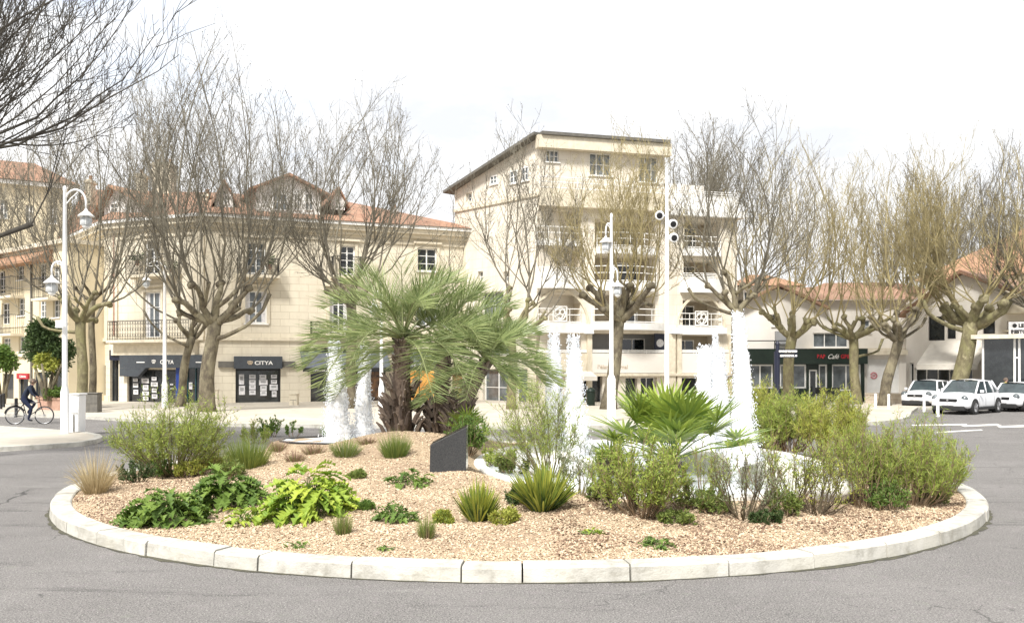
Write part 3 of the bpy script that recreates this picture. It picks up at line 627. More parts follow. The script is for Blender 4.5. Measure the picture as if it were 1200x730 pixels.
def chimney(par, px0, px1, y0, y1, Z, m='cream_trim', pots=2, dep=.8):
    x0, x1 = (px0 - CX) * Z / F, (px1 - CX) * Z / F; z1 = H - (y0 - CY) * Z / F; z0 = H - (y1 - CY) * Z / F; b = MB()
    b.box(x0, x1, Z, Z + dep, z0, z1 - .25); b.box(x0 - .08, x1 + .08, Z - .08, Z + dep + .08, z1 - .25, z1 - .1); b.box(x0 + .02, x1 - .02, Z, Z + dep, z1 - .1, z1); o = b.build('chimney', m, par)
    b = MB()
    for i in range(pots): b.lathe((x0 + (x1 - x0) * (i + .5) / pots, Z + dep / 2, z1 - .002), [(.13, 0), (.11, .2), (.13, .24), (.12, .3)], 8)
    b.build('chimney_pot', 'tiles_old', o)
chimney(tB, 178, 200, 190, 240, 62, pots=3, dep=1.1); chimney(tB, 159, 168, 203, 240, 61, pots=1); chimney(tB, 458, 465, 244, 270, 61, m='white', pots=1); chimney(tB, 100, 106, 210, 240, 63, pots=1)
chimney(tB, 238, 243, 226, 240, 58, pots=1)
# balconies
def iron_balcony(fc, par, x0, x1, ytop, ybot, proj=.7, kind='scroll', step=.2):
    u0, u1, z0, z1 = R_(fc, x0, x1, ytop, ybot, d=proj); b = MB(); b.fbox(fc, u0 - .06, u1 + .06, z0 - .16, z0, .003, proj + .08); b.fbox(fc, u0 + .1, u1 - .1, z0 - .24, z0 - .163, .003, proj - .15)
    o = b.build('balcony', 'cream_trim', par); railing(fc, o, u0, u1, z0, z1, proj, kind=kind, step=step); return o, (u0, u1, z0, z1)
def pot_plant(fc, u, z, d, par_label, seed, s=.35):
    x, y, _ = fc.P(u, z, d); t = thing('potted_plant', par_label, 'potted plant', (x, y, z))
    b = MB(); b.lathe((x, y, z + .003), [(.1, 0), (.15, .25), (.16, .27), (.12, .27)], 10); b.build('pot', 'brick_planter', t)
    r = np.random.default_rng(seed); b = MB(); n = 160; dd = r.normal(0, 1, (n, 3)); dd /= np.linalg.norm(dd, axis=1)[:, None]; pos = np.array([x, y, z + .27 + s * .7]) + dd * s * r.uniform(.3, 1, (n, 1)); leaves(b, pos, dd + r.normal(0, .4, (n, 3)), .14, .07, r); b.build('foliage', 'leaf_dark', t)
def leaves(b, pos, d, Ln, Wd, r):
    n = len(pos); d = d / (np.linalg.norm(d, axis=1)[:, None] + 1e-9); q = r.normal(0, 1, (n, 3)); s = np.cross(d, q); s /= np.linalg.norm(s, axis=1)[:, None] + 1e-9
    Ln = (np.ones(n) * Ln * r.uniform(.7, 1.25, n))[:, None]; Wd = (np.ones(n) * Wd * r.uniform(.7, 1.2, n))[:, None]; nn = np.cross(d, s)
    V = np.stack([pos, pos + d * Ln * .45 + s * Wd * .5 + nn * Wd * .12, pos + d * Ln, pos + d * Ln * .45 - s * Wd * .5 + nn * Wd * .12], 1)
    b.addn(V, np.arange(n)[:, None] * 4 + np.arange(4)[None])
o1, q1 = iron_balcony(B1, tB, 149, 202, 298, 321); o2, q2 = iron_balcony(B2, tB, 279, 327, 302, 322); o3, q3 = iron_balcony(B1, tB, 126, 221, 375, 398, proj=.8); o4, q4 = iron_balcony(B2, tB, 366, 428, 377, 391, step=.22)
o5, _ = iron_balcony(B2, tB, 391, 424, 300, 323)
pot_plant(B1, q1[0] + .4, q1[3] - .55, .35, 'dark bushy plant on the left end of the upper left balcony', 1); pot_plant(B1, q1[1] - .4, q1[2], .35, 'dark bushy plant at the right end of the upper left balcony', 2)
pot_plant(B2, q2[1] - .5, q2[3] - .6, .35, 'dark bushy plant on the upper balcony beside the big dormer', 3)
b = MB(); u0, u1, z0, z1 = R_(B1, 126, 233, 400, 416, d=.3); b.fbox(B1, u0 + .3, u1 - .3, z0, z1 - .05, .003, .32); b.build('corbel_band', 'cream_trim', tB)
# shop fronts
def sign_box(fc, par, x0, x1, y0, y1, d0, d1, m, name='shop_sign'):
    u0, u1, z0, z1 = R_(fc, x0, x1, y0, y1, d=d1); b = MB(); b.fbox(fc, u0, u1, z0, z1, d0, d1); return b.build(name, m, par)
def citya_emblem(fc, par, px, py, s, d, m='white'):
    u, z = fc.UZ(px, py, d); Zd = fc.P(u, z)[1]; s = s * Zd / F; b = MB()
    for a, c in ((-.75, .15), (0, .35), (.75, .15), (-.35, -.45), (.4, -.45)):
        b.tube([fc.P(u + s * (a + .42 * math.cos(k * PI / 4)), z + s * (c + .4 * math.sin(k * PI / 4)), d) for k in range(9)], .022, 4)
    b.build('emblem', m, par)
s1 = sign_box(B1, tB, 140, 238, 416, 431, .003, .35, 'slate'); text('CITYA', B1, 195.5, 424, 4.6, 'white', s1, d=.37, sx=1.15, bold=.006); citya_emblem(B1, s1, 180, 423.5, 2.6, .37)
for x in (160, 165, 232, 236):
    pass
b = MB()
for xa, xb in ((160, 169.5), (229.5, 237)):
    u0, u1, z0, z1 = R_(B1, xa, xb, 423.8, 425, d=.36); b.fbox(B1, u0, u1, z0, z1, .352, .37)
b.build('sign_line', 'white', s1)
b = MB(); u0, u1, z0, z1 = R_(B1, 140, 166, 431, 441, d=.35); b.hexa([B1.P(u0, z0, .35), B1.P(u1 - .3, z0, .35), B1.P(u1 - .3, z0, .05), B1.P(u0, z0, .05), B1.P(u0, z1, .35), B1.P(u1 + .3, z1, .35), B1.P(u1 + .3, z1, .05), B1.P(u0, z1, .05)]); b.build('sign_return', 'slate', tB)
sf = window(B1, tB, h1[3], d=-.2, nx=2, nz=1, m='black', g='glass', sill=False, name='shop_window', fw=.1)
def posters(fc, par, lst, d):
    for (x0, x1, y0, y1) in lst:
        u0, u1, z0, z1 = R_(fc, x0, x1, y0, y1, d=d); b = MB(); b.mi = 0; b.fbox(fc, u0, u1, z0, z1, d, d + .01); b.mi = 1; w_ = u1 - u0; h_ = z1 - z0
        b.fbox(fc, u0 + w_ * .2, u1 - w_ * .2, z0 + h_ * .42, z1 - h_ * .2, d + .0105, d + .013)
        b.build('poster', ['paper', 'grey_render'], par)
posters(B1, sf, [(156, 161.5, 443.5, 447), (156, 162, 449, 454), (156.5, 162, 456.5, 462), (166, 174.5, 443.3, 449), (167.5, 174, 451, 457), (167, 174.5, 458.5, 463), (167.5, 174, 464.5, 469), (177.8, 183.5, 441.5, 446), (177, 185, 447.8, 453), (178, 183.8, 455, 460), (178, 184.5, 461.8, 467), (199.5, 203, 449.5, 451.2), (200, 203.5, 454.5, 456)], -.14)
u0, u1, z0, z1 = h1[4]; df = window(B1, tB, h1[4], d=-.24, nx=3, nz=1, m='teal', g='glass', sill=False, name='shop_door', fw=.08)
b = MB(); b.fbox(B1, B1.U(206.5), B1.U(214.5), z0, z1 + .05, -.1, .03); b.build('blue_panel', 'blue', tB)
posters(B1, df, [(221.5, 225.5, 448, 456)], -.18)
window(B1, tB, h1[2], d=-.2, nx=2, nz=1, m='black', g='glass', sill=False, name='entrance_door', fw=.06)
sign_box(B1, tB, 128, 141, 410, 422, .003, .2, 'navy', name='blue_sign')
s2 = sign_box(B2, tB, 274.5, 331, 417.5, 432, .003, .3, 'slate'); text('CITYA', B2, 309, 425, 4.4, 'white', s2, d=.32, sx=1.2, bold=.006); citya_emblem(B2, s2, 293, 424.8, 2.6, .32, 'gold')
sf2 = window(B2, tB, h2[6], d=-.2, nx=1, nz=1, m='black', g='glass', sill=False, name='shop_window', fw=.12)
posters(B2, sf2, [(280, 286, 438.5, 450.5), (280, 287, 452, 462.5), (292, 299.5, 439, 444), (292, 299.5, 445, 450.5), (292, 299.5, 451, 456), (292, 299.5, 457, 462.5), (304, 312, 439, 444.5), (303.5, 313.5, 445, 451), (305, 312.5, 452, 457.5), (305, 312.5, 458, 463.5), (317.5, 324.5, 439, 443.5), (317.5, 324.5, 445, 449.5), (316, 325.5, 450.5, 457), (318.5, 324, 458, 465)], -.14)
for xa, xb in ((256, 274), (331.5, 346)): sign_box(B2, tB, xa, xb, 423.5, 430.5, .003, .16, 'cabinet', name='shutter_box')
def awning(fc, par, x0, x1, y0, y1, proj, m, front=True, val=.22):
    u0, u1 = fc.U(x0, proj), fc.U(x1, proj); z1 = fc.UZ((x0 + x1) / 2, y0)[1]; z0 = fc.UZ((x0 + x1) / 2, y1, proj)[1]; P = fc.P; b = MB()
    b.hexa([P(u0, z0, proj), P(u1, z0, proj), P(u1, z1 - .05, .004), P(u0, z1 - .05, .004), P(u0, z0 + .04, proj), P(u1, z0 + .04, proj), P(u1, z1, .004), P(u0, z1, .004)])
    o = b.build('awning', m, par)
    if val: b = MB(); b.fbox(fc, u0, u1, z0 - val, z0 - .003, proj - .03, proj); b.build('valance', 'black' if m == 'awning_grey' else m, o)
    return o
a3 = awning(B2, tB, 355, 458, 410, 431, 1.1, 'awning_grey'); a4 = awning(B2, tB, 464, 522, 411, 430, 1.1, 'awning_grey')
text('COIFFURE', B2, 374, 434.2, 2.2, 'white', a3, d=1.14)
text('Optic', B2, 481, 427, 4.2, 'white', a4, d=1.05, bold=.02); text('PARADISE', B2, 502, 427.2, 3.6, 'white', a4, d=1.05)
sign_box(B2, tB, 353, 528, 408.5, 410.5, .003, .2, 'black', name='awning_case')
window(B2, tB, h2[7], d=-.24, nx=2, nz=1, m='slate', g='glass', sill=False, name='shop_window', fw=.08)
window(B2, tB, h2[8], d=-.24, nx=2, nz=1, m='slate', g='shop_goods', sill=False, name='shop_window', fw=.08)
window(B2, tB, h2[9], d=-.24, nx=2, nz=1, m='black', g='lit_glass', sill=False, name='shop_window', fw=.06)
window(B2, tB, h2[10], d=-.24, nx=1, nz=2, m='white', g='shop_goods', sill=False, name='shop_window', fw=.06)

# --- D: white apartment building
D0, D1 = Fac((533, 60), (633, 54)), Fac((633, 54), (864, 57.5))
tD = thing('apartment_building', 'large cream apartment building with white balconies and round arches behind the middle trees', 'building', (*D1.a, 0))
zl = D0.UZ(533, 224)[1]; zt = D0.UZ(633, 160)[1]; ztop = D1.UZ(633, 160)[1]
h = [R_(D0, 546, 553, 226, 236), R_(D0, 569, 579, 206, 217), R_(D0, 596, 606, 206, 222), R_(D0, 560, 566, 318, 330), R_(D0, 590, 597, 318, 330), R_(D0, 566, 598, 432, 476), R_(D0, 604, 628, 432, 476), R_(D0, 566, 598, 400, 416), R_(D0, 564, 590, 342, 372)]
low = D0.UZ(533, 224)[1]
top = [(D0.len, zt), (0, low + .001)]
hD = [x for x in h if x[3] < low]
wall(D0, tD, 0, D0.len, 0, low, [(*x, .3) for x in hD], 'wall_d', depth=10, top=top)
for x in hD: window(D0, tD, x, d=-.25, m='white', g='glass_light', nz=2, sill=False)
for q in ((575, 583, 206, 216), (598, 607, 200, 215), (612, 620, 196, 212)):
    r = R_(D0, *q); window(D0, tD, r, d=.01, g='glass_light', nz=2)
b = MB(); P = D0.P; 
b.hexa([P(-.5, low - .15, .6), P(D0.len + .1, zt, .6), P(D0.len + .1, zt, -10), P(-.5, low - .15, -10), P(-.5, low + .02, .6), P(D0.len + .1, zt + .17, .6), P(D0.len + .1, zt + .17, -10), P(-.5, low + .02, -10)])
b.fbox(D1, -.1, D1.U(780), ztop - .02, ztop + .16, -10, .7); b.build('roof', 'cabinet', tD)
LO = 1.5
lg = {'a5': (631, 681, 246, 284), 'a4': (631, 681, 291, 321), 'a3': (631.5, 680, 345, 380), 'a2': (631, 681, 391, 414),
      'm5': (697, 768, 258, 292), 'm4': (697, 768, 300, 334), 'm3': (697, 768, 345, 380), 'm2': (693, 779, 391, 414),
      'r5': (802, 844, 259, 292), 'r4': (801, 843, 305, 327), 'r3': (800, 842, 352, 385), 'r2': (799, 842, 393, 414),
      'g1': (640, 660, 443, 477), 'g2': (684, 706, 441, 477), 'g3': (712, 724, 443, 477), 'g4': (733, 747, 443, 477), 'g5': (751, 770, 442, 477), 'g6': (780, 792, 444, 477), 'g7': (797, 842, 442, 477)}
lr = {k: R_(D1, *v) for k, v in lg.items()}
tw = [R_(D1, 691, 716, 180, 206), R_(D1, 749, 771, 184, 214), R_(D1, 640, 655, 176, 190)]
splitz = 12.3
u_s = D1.U(779)
allh = [(*r, LO if k[0] != 'g' else .5) for k, r in lr.items()]
wall(D1, tD, 0, u_s, 0, ztop, [x for x in allh if x[0] < u_s - .5] + [(*r, .2) for r in tw], 'wall_d', depth=10)
wall(D1, tD, u_s, D1.len, 0, splitz - .9, [x for x in allh if x[0] > u_s - .3], 'wall_d', depth=10)
for r in tw: window(D1, tD, r, d=-.15, nx=3, nz=2, g='glass_light')
for k, r in lr.items():
    if k[0] == 'g': window(D1, tD, r, d=-.45, nx=2, nz=1, m='white' if k in 'g5g7' else 'slate', g='glass', sill=False, name='shop_window', fw=.06); continue
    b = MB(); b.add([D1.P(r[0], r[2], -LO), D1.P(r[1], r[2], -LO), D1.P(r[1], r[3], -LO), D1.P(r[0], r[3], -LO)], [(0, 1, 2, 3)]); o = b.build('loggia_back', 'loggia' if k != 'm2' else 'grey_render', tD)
    w_ = r[1] - r[0]; window(D1, o, (r[0] + w_ * (.12 if k[0] != 'm' else .5), r[0] + w_ * (.62 if k[0] != 'm' else .86), r[2] + .02, r[3] - .25), d=-LO + .01, nx=2, nz=1, g='glass', sill=False, name='sliding_door')
def parapet(x0, x1, y0, y1, d0, d1, nm='parapet', m='white', curve=0, fc=D1):
    u0, u1, z0, z1 = R_(fc, x0, x1, y0, y1, d=d1); b = MB()
    if not curve: b.fbox(fc, u0, u1, z0, z1, d0, d1)
    else:
        n = 14; us = np.linspace(u0, u1, n + 1); ds = [d1 + curve * (1 - (2 * (u - u0) / (u1 - u0) - 1) ** 2) for u in us]
        for i in range(n): b.hexa([fc.P(us[i], z0, ds[i]), fc.P(us[i + 1], z0, ds[i + 1]), fc.P(us[i + 1], z0, d0), fc.P(us[i], z0, d0), fc.P(us[i], z1, ds[i]), fc.P(us[i + 1], z1, ds[i + 1]), fc.P(us[i + 1], z1, d0), fc.P(us[i], z1, d0)])
    return b.build(nm, m, tD), (u0, u1, z0, z1)
o, q = parapet(630, 682, 282, 288, -.4, .12, 'balcony'); rail_white(D1, o, q[0], q[1], q[3], q[3] + .85, .05)
o, q = parapet(629, 683, 319, 338, .003, .28, 'balcony', curve=.35); rail_white(D1, o, q[0] + .1, q[1] - .1, q[3], q[3] + .3, .2, curve=.3)
o, q = parapet(627, 686, 378, 390, .003, .3, 'balcony'); rail_white(D1, o, q[0] + .25, q[1] - .25, q[3], q[3] + .85, .1, emblem=D1.U(655.5))
for a_, c_ in (((617, 628), (686, 696)), ((788, 799), (842, 852))):
    for xx in (a_, c_): parapet(xx[0], xx[1], 380 if xx[0] < 700 else 384, 391, .003, .42, 'pilaster_cap')
o, q = parapet(700, 770, 290, 298, .003, .3, 'balcony', curve=.5); rail_white(D1, o, q[0], q[1], q[3], q[3] + .85, .25, curve=.5)
o, q = parapet(697, 770, 331, 341, .003, .3, 'balcony', curve=.7); rail_white(D1, o, q[0], q[1], q[3], q[3] + .95, .25, curve=.7)
o, q = parapet(694, 780, 379, 387, .003, .35, 'balcony', curve=.9); rail_white(D1, o, q[0], q[1], q[3], q[3] + .85, .3, curve=.9)
o, q = parapet(801, 845, 291, 300, .003, .25, 'balcony'); rail_white(D1, o, q[0], q[1], q[3], q[3] + .75, .2)
o, q = parapet(799, 846, 326, 343, .003, .28, 'balcony', curve=.3); rail_white(D1, o, q[0], q[1], q[3], q[3] + .3, .2, curve=.28)
o, q = parapet(797, 848, 383, 392, .003, .3, 'balcony'); rail_white(D1, o, q[0], q[1], q[3], q[3] + .85, .1, emblem=D1.U(821))
fs_, q = parapet(630, 692, 414, 436, .003, .14, 'fascia', 'cream_trim'); rail_white(D1, fs_, q[0], q[1], q[3], q[3] + .22, .1)
fs_, q = parapet(693, 779, 414, 437, .003, .2, 'fascia', 'wall_e'); rail_white(D1, fs_, q[0], q[1], q[3], q[3] + .22, .15)
text('l’élan thermal', D1, 718, 429.5, 4.6, 'gold', fs_, d=.215, sx=1.1)
fs2, q = parapet(797, 862, 414, 437, .003, .14, 'fascia', 'wall_e'); rail_white(D1, fs2, q[0], q[1], q[3], q[3] + .22, .1)
parapet(630, 864, 437.5, 440.5, .003, .3, 'ledge', 'cream_trim')
# round arches over the third storey loggias and navy wall panel with white disc
def arch(x0, x1, ybase, ytop, d=.12):
    u0, z0 = D1.UZ(x0, ybase); u1 = D1.U(x1); zt_ = D1.UZ((x0 + x1) / 2, ytop)[1]; um = (u0 + u1) / 2; r = (u1 - u0) / 2; hgt = zt_ - z0; b = MB(); n = 24
    for k in range(n):
        t0, t1 = PI * k / n, PI * (k + 1) / n; q = []
        for t in (t0, t1):
            for rr in (1.0, .93): q.append((um - r * rr * math.cos(t), z0 + hgt * rr * math.sin(t)))
        (a, c, e_, f) = q
        b.hexa([D1.P(*a, d), D1.P(*e_, d), D1.P(*e_, .003), D1.P(*a, .003), D1.P(*c, d), D1.P(*f, d), D1.P(*f, .003), D1.P(*c, .003)])
    b.build('arch', 'cream_trim', tD)
arch(623, 690, 381, 339); arch(792, 850, 385, 345)
b = MB(); r = R_(D1, 767, 779, 391, 413.5, d=.05); b.fbox(D1, r[0], r[1], r[2], r[3], .003, .05); pn = b.build('wall_panel', 'navy', tD)
u, z = D1.UZ(773.5, 402, .06); b = MB(); b.lathe(D1.P(u, z, .052), [(.24, 0), (.24, .03)], 16, ax=(D1.n[0], D1.n[1], 0)); b.build('disc', 'paper', pn)
# pilasters between bays, top terrace rail and setback
for x0, x1 in ((618, 627), (687, 692.5), (781, 790), (792, 797), (853, 862)):
    r = R_(D1, x0, x1, 392, 476); b = MB(); b.fbox(D1, r[0], r[1], 0, r[3], .003, .22); b.build('pilaster', 'cream_trim', tD)
awning(D1, tD, 672, 700, 434, 442, 1.2, 'awning_white', val=.2)
r = R_(D1, 630, 779, 236, 246); b = MB(); b.fbox(D1, r[0], r[1], r[2], r[3], .003, .55); b.fbox(D1, r[0], r[1], r[3] - .02, r[3] + .5, .45, .56); o = b.build('terrace', 'cream_trim', tD); rail_white(D1, o, r[0], r[1], r[3] + .5, r[3] + 1.2, .5)
b = MB(); b.fbox(D1, -.3, u_s + .2, ztop - .75, ztop - .03, .003, .55); b.fbox(D0, 0, D0.len, low - 1.4, low - 1.2, .003, .1); b.build('cornice', 'cream_trim', tD)
b = MB(); b.fbox(D1, u_s + .004, D1.len + .3, splitz - .9, splitz - .5, -10, .5); b.fbox(D1, u_s + .3, D1.len, splitz - .5, splitz + .35, .1, .22); o = b.build('terrace', 'white', tD); rail_white(D1, o, u_s + .3, D1.len, splitz + .35, splitz + .7, .16)
b = MB(); b.fbox(D1, u_s + .004, D1.len - 1, splitz - .5, splitz + 1.6, -9, -2.5); b.build('penthouse', 'wall_e', tD, uv=D1.u)
b = MB(); b.box(*[(688 - CX) * 58 / F, (703 - CX) * 58 / F], 58, 59.5, ztop, ztop + .7); b.build('roof_vent', 'red', tD)

# --- E: low houses and cafe to the right
E1 = Fac((868, 58), (1064, 57)); tE = thing('white_house', 'low white house with orange tiled roofs above the dark green cafe', 'house', (*E1.a, 0))
hE = [R_(E1, 905, 912.5, 368, 382), R_(E1, 953, 994, 390, 407), R_(E1, 1008, 1020, 375, 390)]
zE = E1.UZ(960, 352)[1]
wall(E1, tE, 0, E1.len, 0, zE, hE, 'wall_e', depth=7)
window(E1, tE, hE[0], nx=1, nz=1, g='glass'); window(E1, tE, hE[1], nx=3, nz=1, g='glass_light'); window(E1, tE, hE[2], nx=2, nz=2, g='glass_light')
b = MB(); u0, z = E1.UZ(868, 366); P = E1.P
# gable facing the street with roof edge rising to the right, long roof after it
ua, ub, uc, ud = E1.U(866), E1.U(912), E1.U(958), E1.U(1066); za, zb, zc = E1.UZ(868, 366)[1], E1.UZ(912, 338)[1], E1.UZ(1000, 352)[1]
b.add([P(ua, zE, 0.004), P(uc, zE, .004), P(ub, zb, .004)], [(0, 1, 2)]); b.build('gable', 'wall_e', tE, uv=E1.u)
b = MB()
for q in ((ua - .6, ub, zE - .6, zb + .1), (ub, uc + .6, zb + .1, zE - .6)):
    b.hexa([P(q[0], q[2], .6), P(q[1], q[3], .6), P(q[1], q[3], -9), P(q[0], q[2], -9), P(q[0], q[2] + .18, .6), P(q[1], q[3] + .18, .6), P(q[1], q[3] + .18, -9), P(q[0], q[2] + .18, -9)])
zr = E1.UZ(1000, 334)[1]
b.add([P(uc - .3, zE, .5), P(ud + .4, zE, .5), P(ud + .4, zr + .3, -5), P(uc - 1.5, zr + .3, -5)], [(0, 1, 2, 3)]); b.build('roof', 'tiles', tE, uv=E1.u)
b = MB(); r = R_(E1, 909, 925, 388, 403, d=.3); b.fbox(E1, r[0], r[1], r[2], r[3], .003, .3); b.build('air_conditioner', 'grey_render', tE)
b = MB(); r = R_(E1, 945, 1064, 408, 412, d=.6); b.fbox(E1, r[0], r[1], r[2], r[3], .003, .7); b.build('ledge', 'cream_trim', tE)
# cafe (ground floor box in front)
E2 = Fac((873, 56), (1013, 55.3)); tC = thing('cafe', 'dark green single storey cafe with white framed windows and red and white sign', 'cafe', (*E2.a, 0))
hc = [R_(E2, 876, 906, 427, 455), R_(E2, 914, 945, 427, 455), R_(E2, 948, 958, 433, 472), R_(E2, 959.5, 969.5, 427, 472), R_(E2, 975, 1009, 427, 458)]
zC = E2.UZ(940, 409)[1]
wall(E2, tC, 0, E2.len, 0, zC, hc, 'green_shop', depth=2.2)
for i, r in enumerate(hc): window(E2, tC, r, d=-.15, nx=2 if i in (0, 1, 4) else 1, nz=1, g='glass_light' if i != 2 else 'glass', sill=False, name='door' if i == 2 else 'window', fw=.09)
b = MB(); b.fbox(E2, -.1, E2.len + .1, zC - .9, zC + .02, .003, .35); sg = b.build('fascia', 'green_shop', tC)
text('BAR', E2, 962.5, 417.5, 4.6, 'red', sg, d=.37, sx=.85, bold=.012); text('Café', E2, 976, 417.5, 5.5, 'white', sg, d=.38, sx=.9, shear=.4); text('GRILL', E2, 992.5, 417.5, 4.6, 'red', sg, d=.37, sx=.85, bold=.012)
b = MB(); 
for xx in (873, 907): b.tube([E2.P(E2.U(xx), zC, .2), E2.P(E2.U(xx), zC + .5, .2)], .03, 4)
b.tube([E2.P(E2.U(873), zC + .5, .2), E2.P(E2.U(930), zC + .5, .2)], .03, 4); b.build('roof_rail', 'iron', tC)
# garage with white shutter
E3 = Fac((1013, 55.6), (1062, 55.2)); tG = thing('garage', 'white garage front with closed roller shutter and small pink round sign', 'garage', (*E3.a, 0))
rg = R_(E3, 1016, 1054, 421, 466); zG = E3.UZ(1030, 410)[1]
wall(E3, tG, 0.004, E3.len, 0, zG, [rg], 'wall_e', depth=1.8)
b = MB(); n = 22
for i in range(n): b.fbox(E3, rg[0], rg[1], rg[2] + (rg[3] - rg[2]) * i / n, rg[2] + (rg[3] - rg[2]) * (i + .86) / n, -.2, -.13)
b.fbox(E3, rg[0], rg[1], rg[2], rg[3], -.24, -.201); sh = b.build('shutter', 'white', tG)
b = MB(); u, z = E3.UZ(1024, 440, -.1)
b.tube([E3.P(u + .17 * math.cos(k * PI / 8), z + .17 * math.sin(k * PI / 8), -.1) for k in range(17)], .045, 5); b.tube([E3.P(u - .08, z, -.1), E3.P(u + .08, z, -.1)], .04, 4); b.build('round_sign', 'pink', sh)
b = MB(); b.fbox(E3, 0.004, E3.len, zG - .3, zG - .02, .003, .4); b.build('ledge', 'cream_trim', tG)
LW = Fac((1014, 53.5), (1066, 52.5)); b = MB(); b.fbox(LW, 0, LW.len, 0, .62, -.25, 0); b.fbox(LW, -.03, LW.len + .03, .62, .7, -.28, .03)
setp(b.build('low_wall', 'low_wall', uv=LW.u), 'low beige stone wall in front of the white garage', 'wall')
# house behind at upper left of the low house
E4 = Fac((868, 74), (935, 74)); tH = thing('rear_house', 'white house with brown hipped roof rising behind the left end of the low white house', 'house', (*E4.a, 0))
z4 = E4.UZ(890, 335)[1]; r = [R_(E4, 872, 884, 342, 357)]
wall(E4, tH, 0, E4.len, 0, z4, r, 'wall_e', depth=8); window(E4, tH, r[0], nx=3, nz=1, g='glass_light')
b = MB(); P = E4.P; l_ = E4.len; zt_ = E4.UZ(900, 317)[1]
b.add([P(-.6, z4, .6), P(l_ + .6, z4, .6), P(l_ - 1.6, zt_, -3.5), P(1.6, zt_, -3.5), P(l_ + .6, z4, -8.6), P(-.6, z4, -8.6)], [(0, 1, 2, 3), (1, 4, 2), (4, 5, 3, 2), (5, 0, 3)]); b.build('roof', 'tiles_old', tH, uv=E4.u)
# E5 brasserie building on the right
E5 = Fac((1062, 56), (1275, 49)); tF = thing('brasserie_building', 'white building at the right edge with glazed terrace, white awning and tiled roofs', 'building', (*E5.a, 0))
z5 = E5.UZ(1110, 352)[1]
hF = [R_(E5, 1088, 1107, 371, 399), R_(E5, 1110, 1120, 371, 397), R_(E5, 1152, 1166, 373, 391), R_(E5, 1180, 1200, 376, 392), R_(E5, 1072, 1140, 431, 462), R_(E5, 1066, 1071, 425, 474), R_(E5, 1210, 1225, 371, 392)]
wall(E5, tF, 0, E5.len, 0, z5, hF, 'wall_e', depth=9)
for i, r in enumerate(hF): window(E5, tF, r, nx=5 if i == 4 else 1, nz=1, g='glass', m='white' if i >= 3 else 'black', sill=False, fw=.07)
awning(E5, tF, 1074, 1146, 399, 428, 2.2, 'awning_white', val=.25)
zgap = E5.UZ(1110, 334)[1]
b = MB(); P = E5.P; u0, um, u1 = E5.U(1056), E5.U(1128), E5.U(1200)
b.hexa([P(u0, E5.UZ(1060, 372)[1], .5), P(um, zgap + .6, .5), P(um, zgap + .6, -9), P(u0, E5.UZ(1060, 372)[1], -9), P(u0, E5.UZ(1060, 372)[1] + .2, .5), P(um, zgap + .8, .5), P(um, zgap + .8, -9), P(u0, E5.UZ(1060, 372)[1] + .2, -9)])
b.hexa([P(um, zgap + .6, .5), P(u1, z5 + .0, .5), P(u1, z5 + .0, -9), P(um, zgap + .6, -9), P(um, zgap + .8, .5), P(u1, z5 + .2, .5), P(u1, z5 + .2, -9), P(um, zgap + .8, -9)]); b.build('roof', 'tiles', tF, uv=E5.u)
b = MB(); b.add([P(E5.U(1066), z5 + .002, .003), P(E5.U(1196), z5 + .002, .003), P(um, zgap + .55, .003)], [(0, 1, 2)]); b.build('gable', 'wall_e', tF, uv=E5.u)
b = MB(); r = R_(E5, 1172, 1260, 356, 366, d=.9); b.fbox(E5, r[0], r[1], r[2], r[3], .003, .9); b.fbox(E5, r[0], r[1], r[2] - 1.0, r[2] - .9, .003, .6); b.build('balcony', 'cream_trim', tF)
# dark glass veranda
E6 = Fac((1150, 49.5), (1290, 46)); tV = thing('glass_veranda', 'dark glazed restaurant veranda with pale flat roof at the right edge', 'veranda', (*E6.a, 0))
zv = E6.UZ(1170, 397)[1]
b = MB(); b.fbox(E6, -.4, E6.len, zv, zv + .22, -4, .5); b.build('roof', 'cream_trim', tV)
b = MB(); b.fbox(E6, .02, E6.len - .02, .0, zv - .003, -3.5, -.02); b.build('glass_wall', 'glass', tV)
b = MB()
for px in (1151, 1188, 1193.5, 1215, 1240): u = E6.U(px); b.fbox(E6, u, u + .1, 0, zv - .003, -.018, .06)
b.fbox(E6, E6.U(1188) + .1, E6.U(1193.5), E6.UZ(1190, 420)[1], E6.UZ(1190, 420)[1] + .08, -.018, .05); b.build('frame', 'white', tV)
ts = Fac((1172, 49.6), (1215, 48.5)); b = MB(); r = R_(ts, 1182, 1212, 377, 393); b.fbox(ts, r[0], r[1], r[2], r[3], -.1, 0); sgn = b.build('roof_sign', 'paper', tV)
text('● LE', ts, 1193, 381.5, 4, 'black', sgn, d=.012, bold=.015); text('RESTO', ts, 1194, 388.5, 4, 'black', sgn, d=.012, bold=.015)
b = MB(); 
for uu in (r[0] + .2, r[1] - .2): b.tube([ts.P(uu, zv + .1, -.05), ts.P(uu, r[2] + .01, -.05)], .04, 5)
b.build('sign_post', 'iron', sgn)
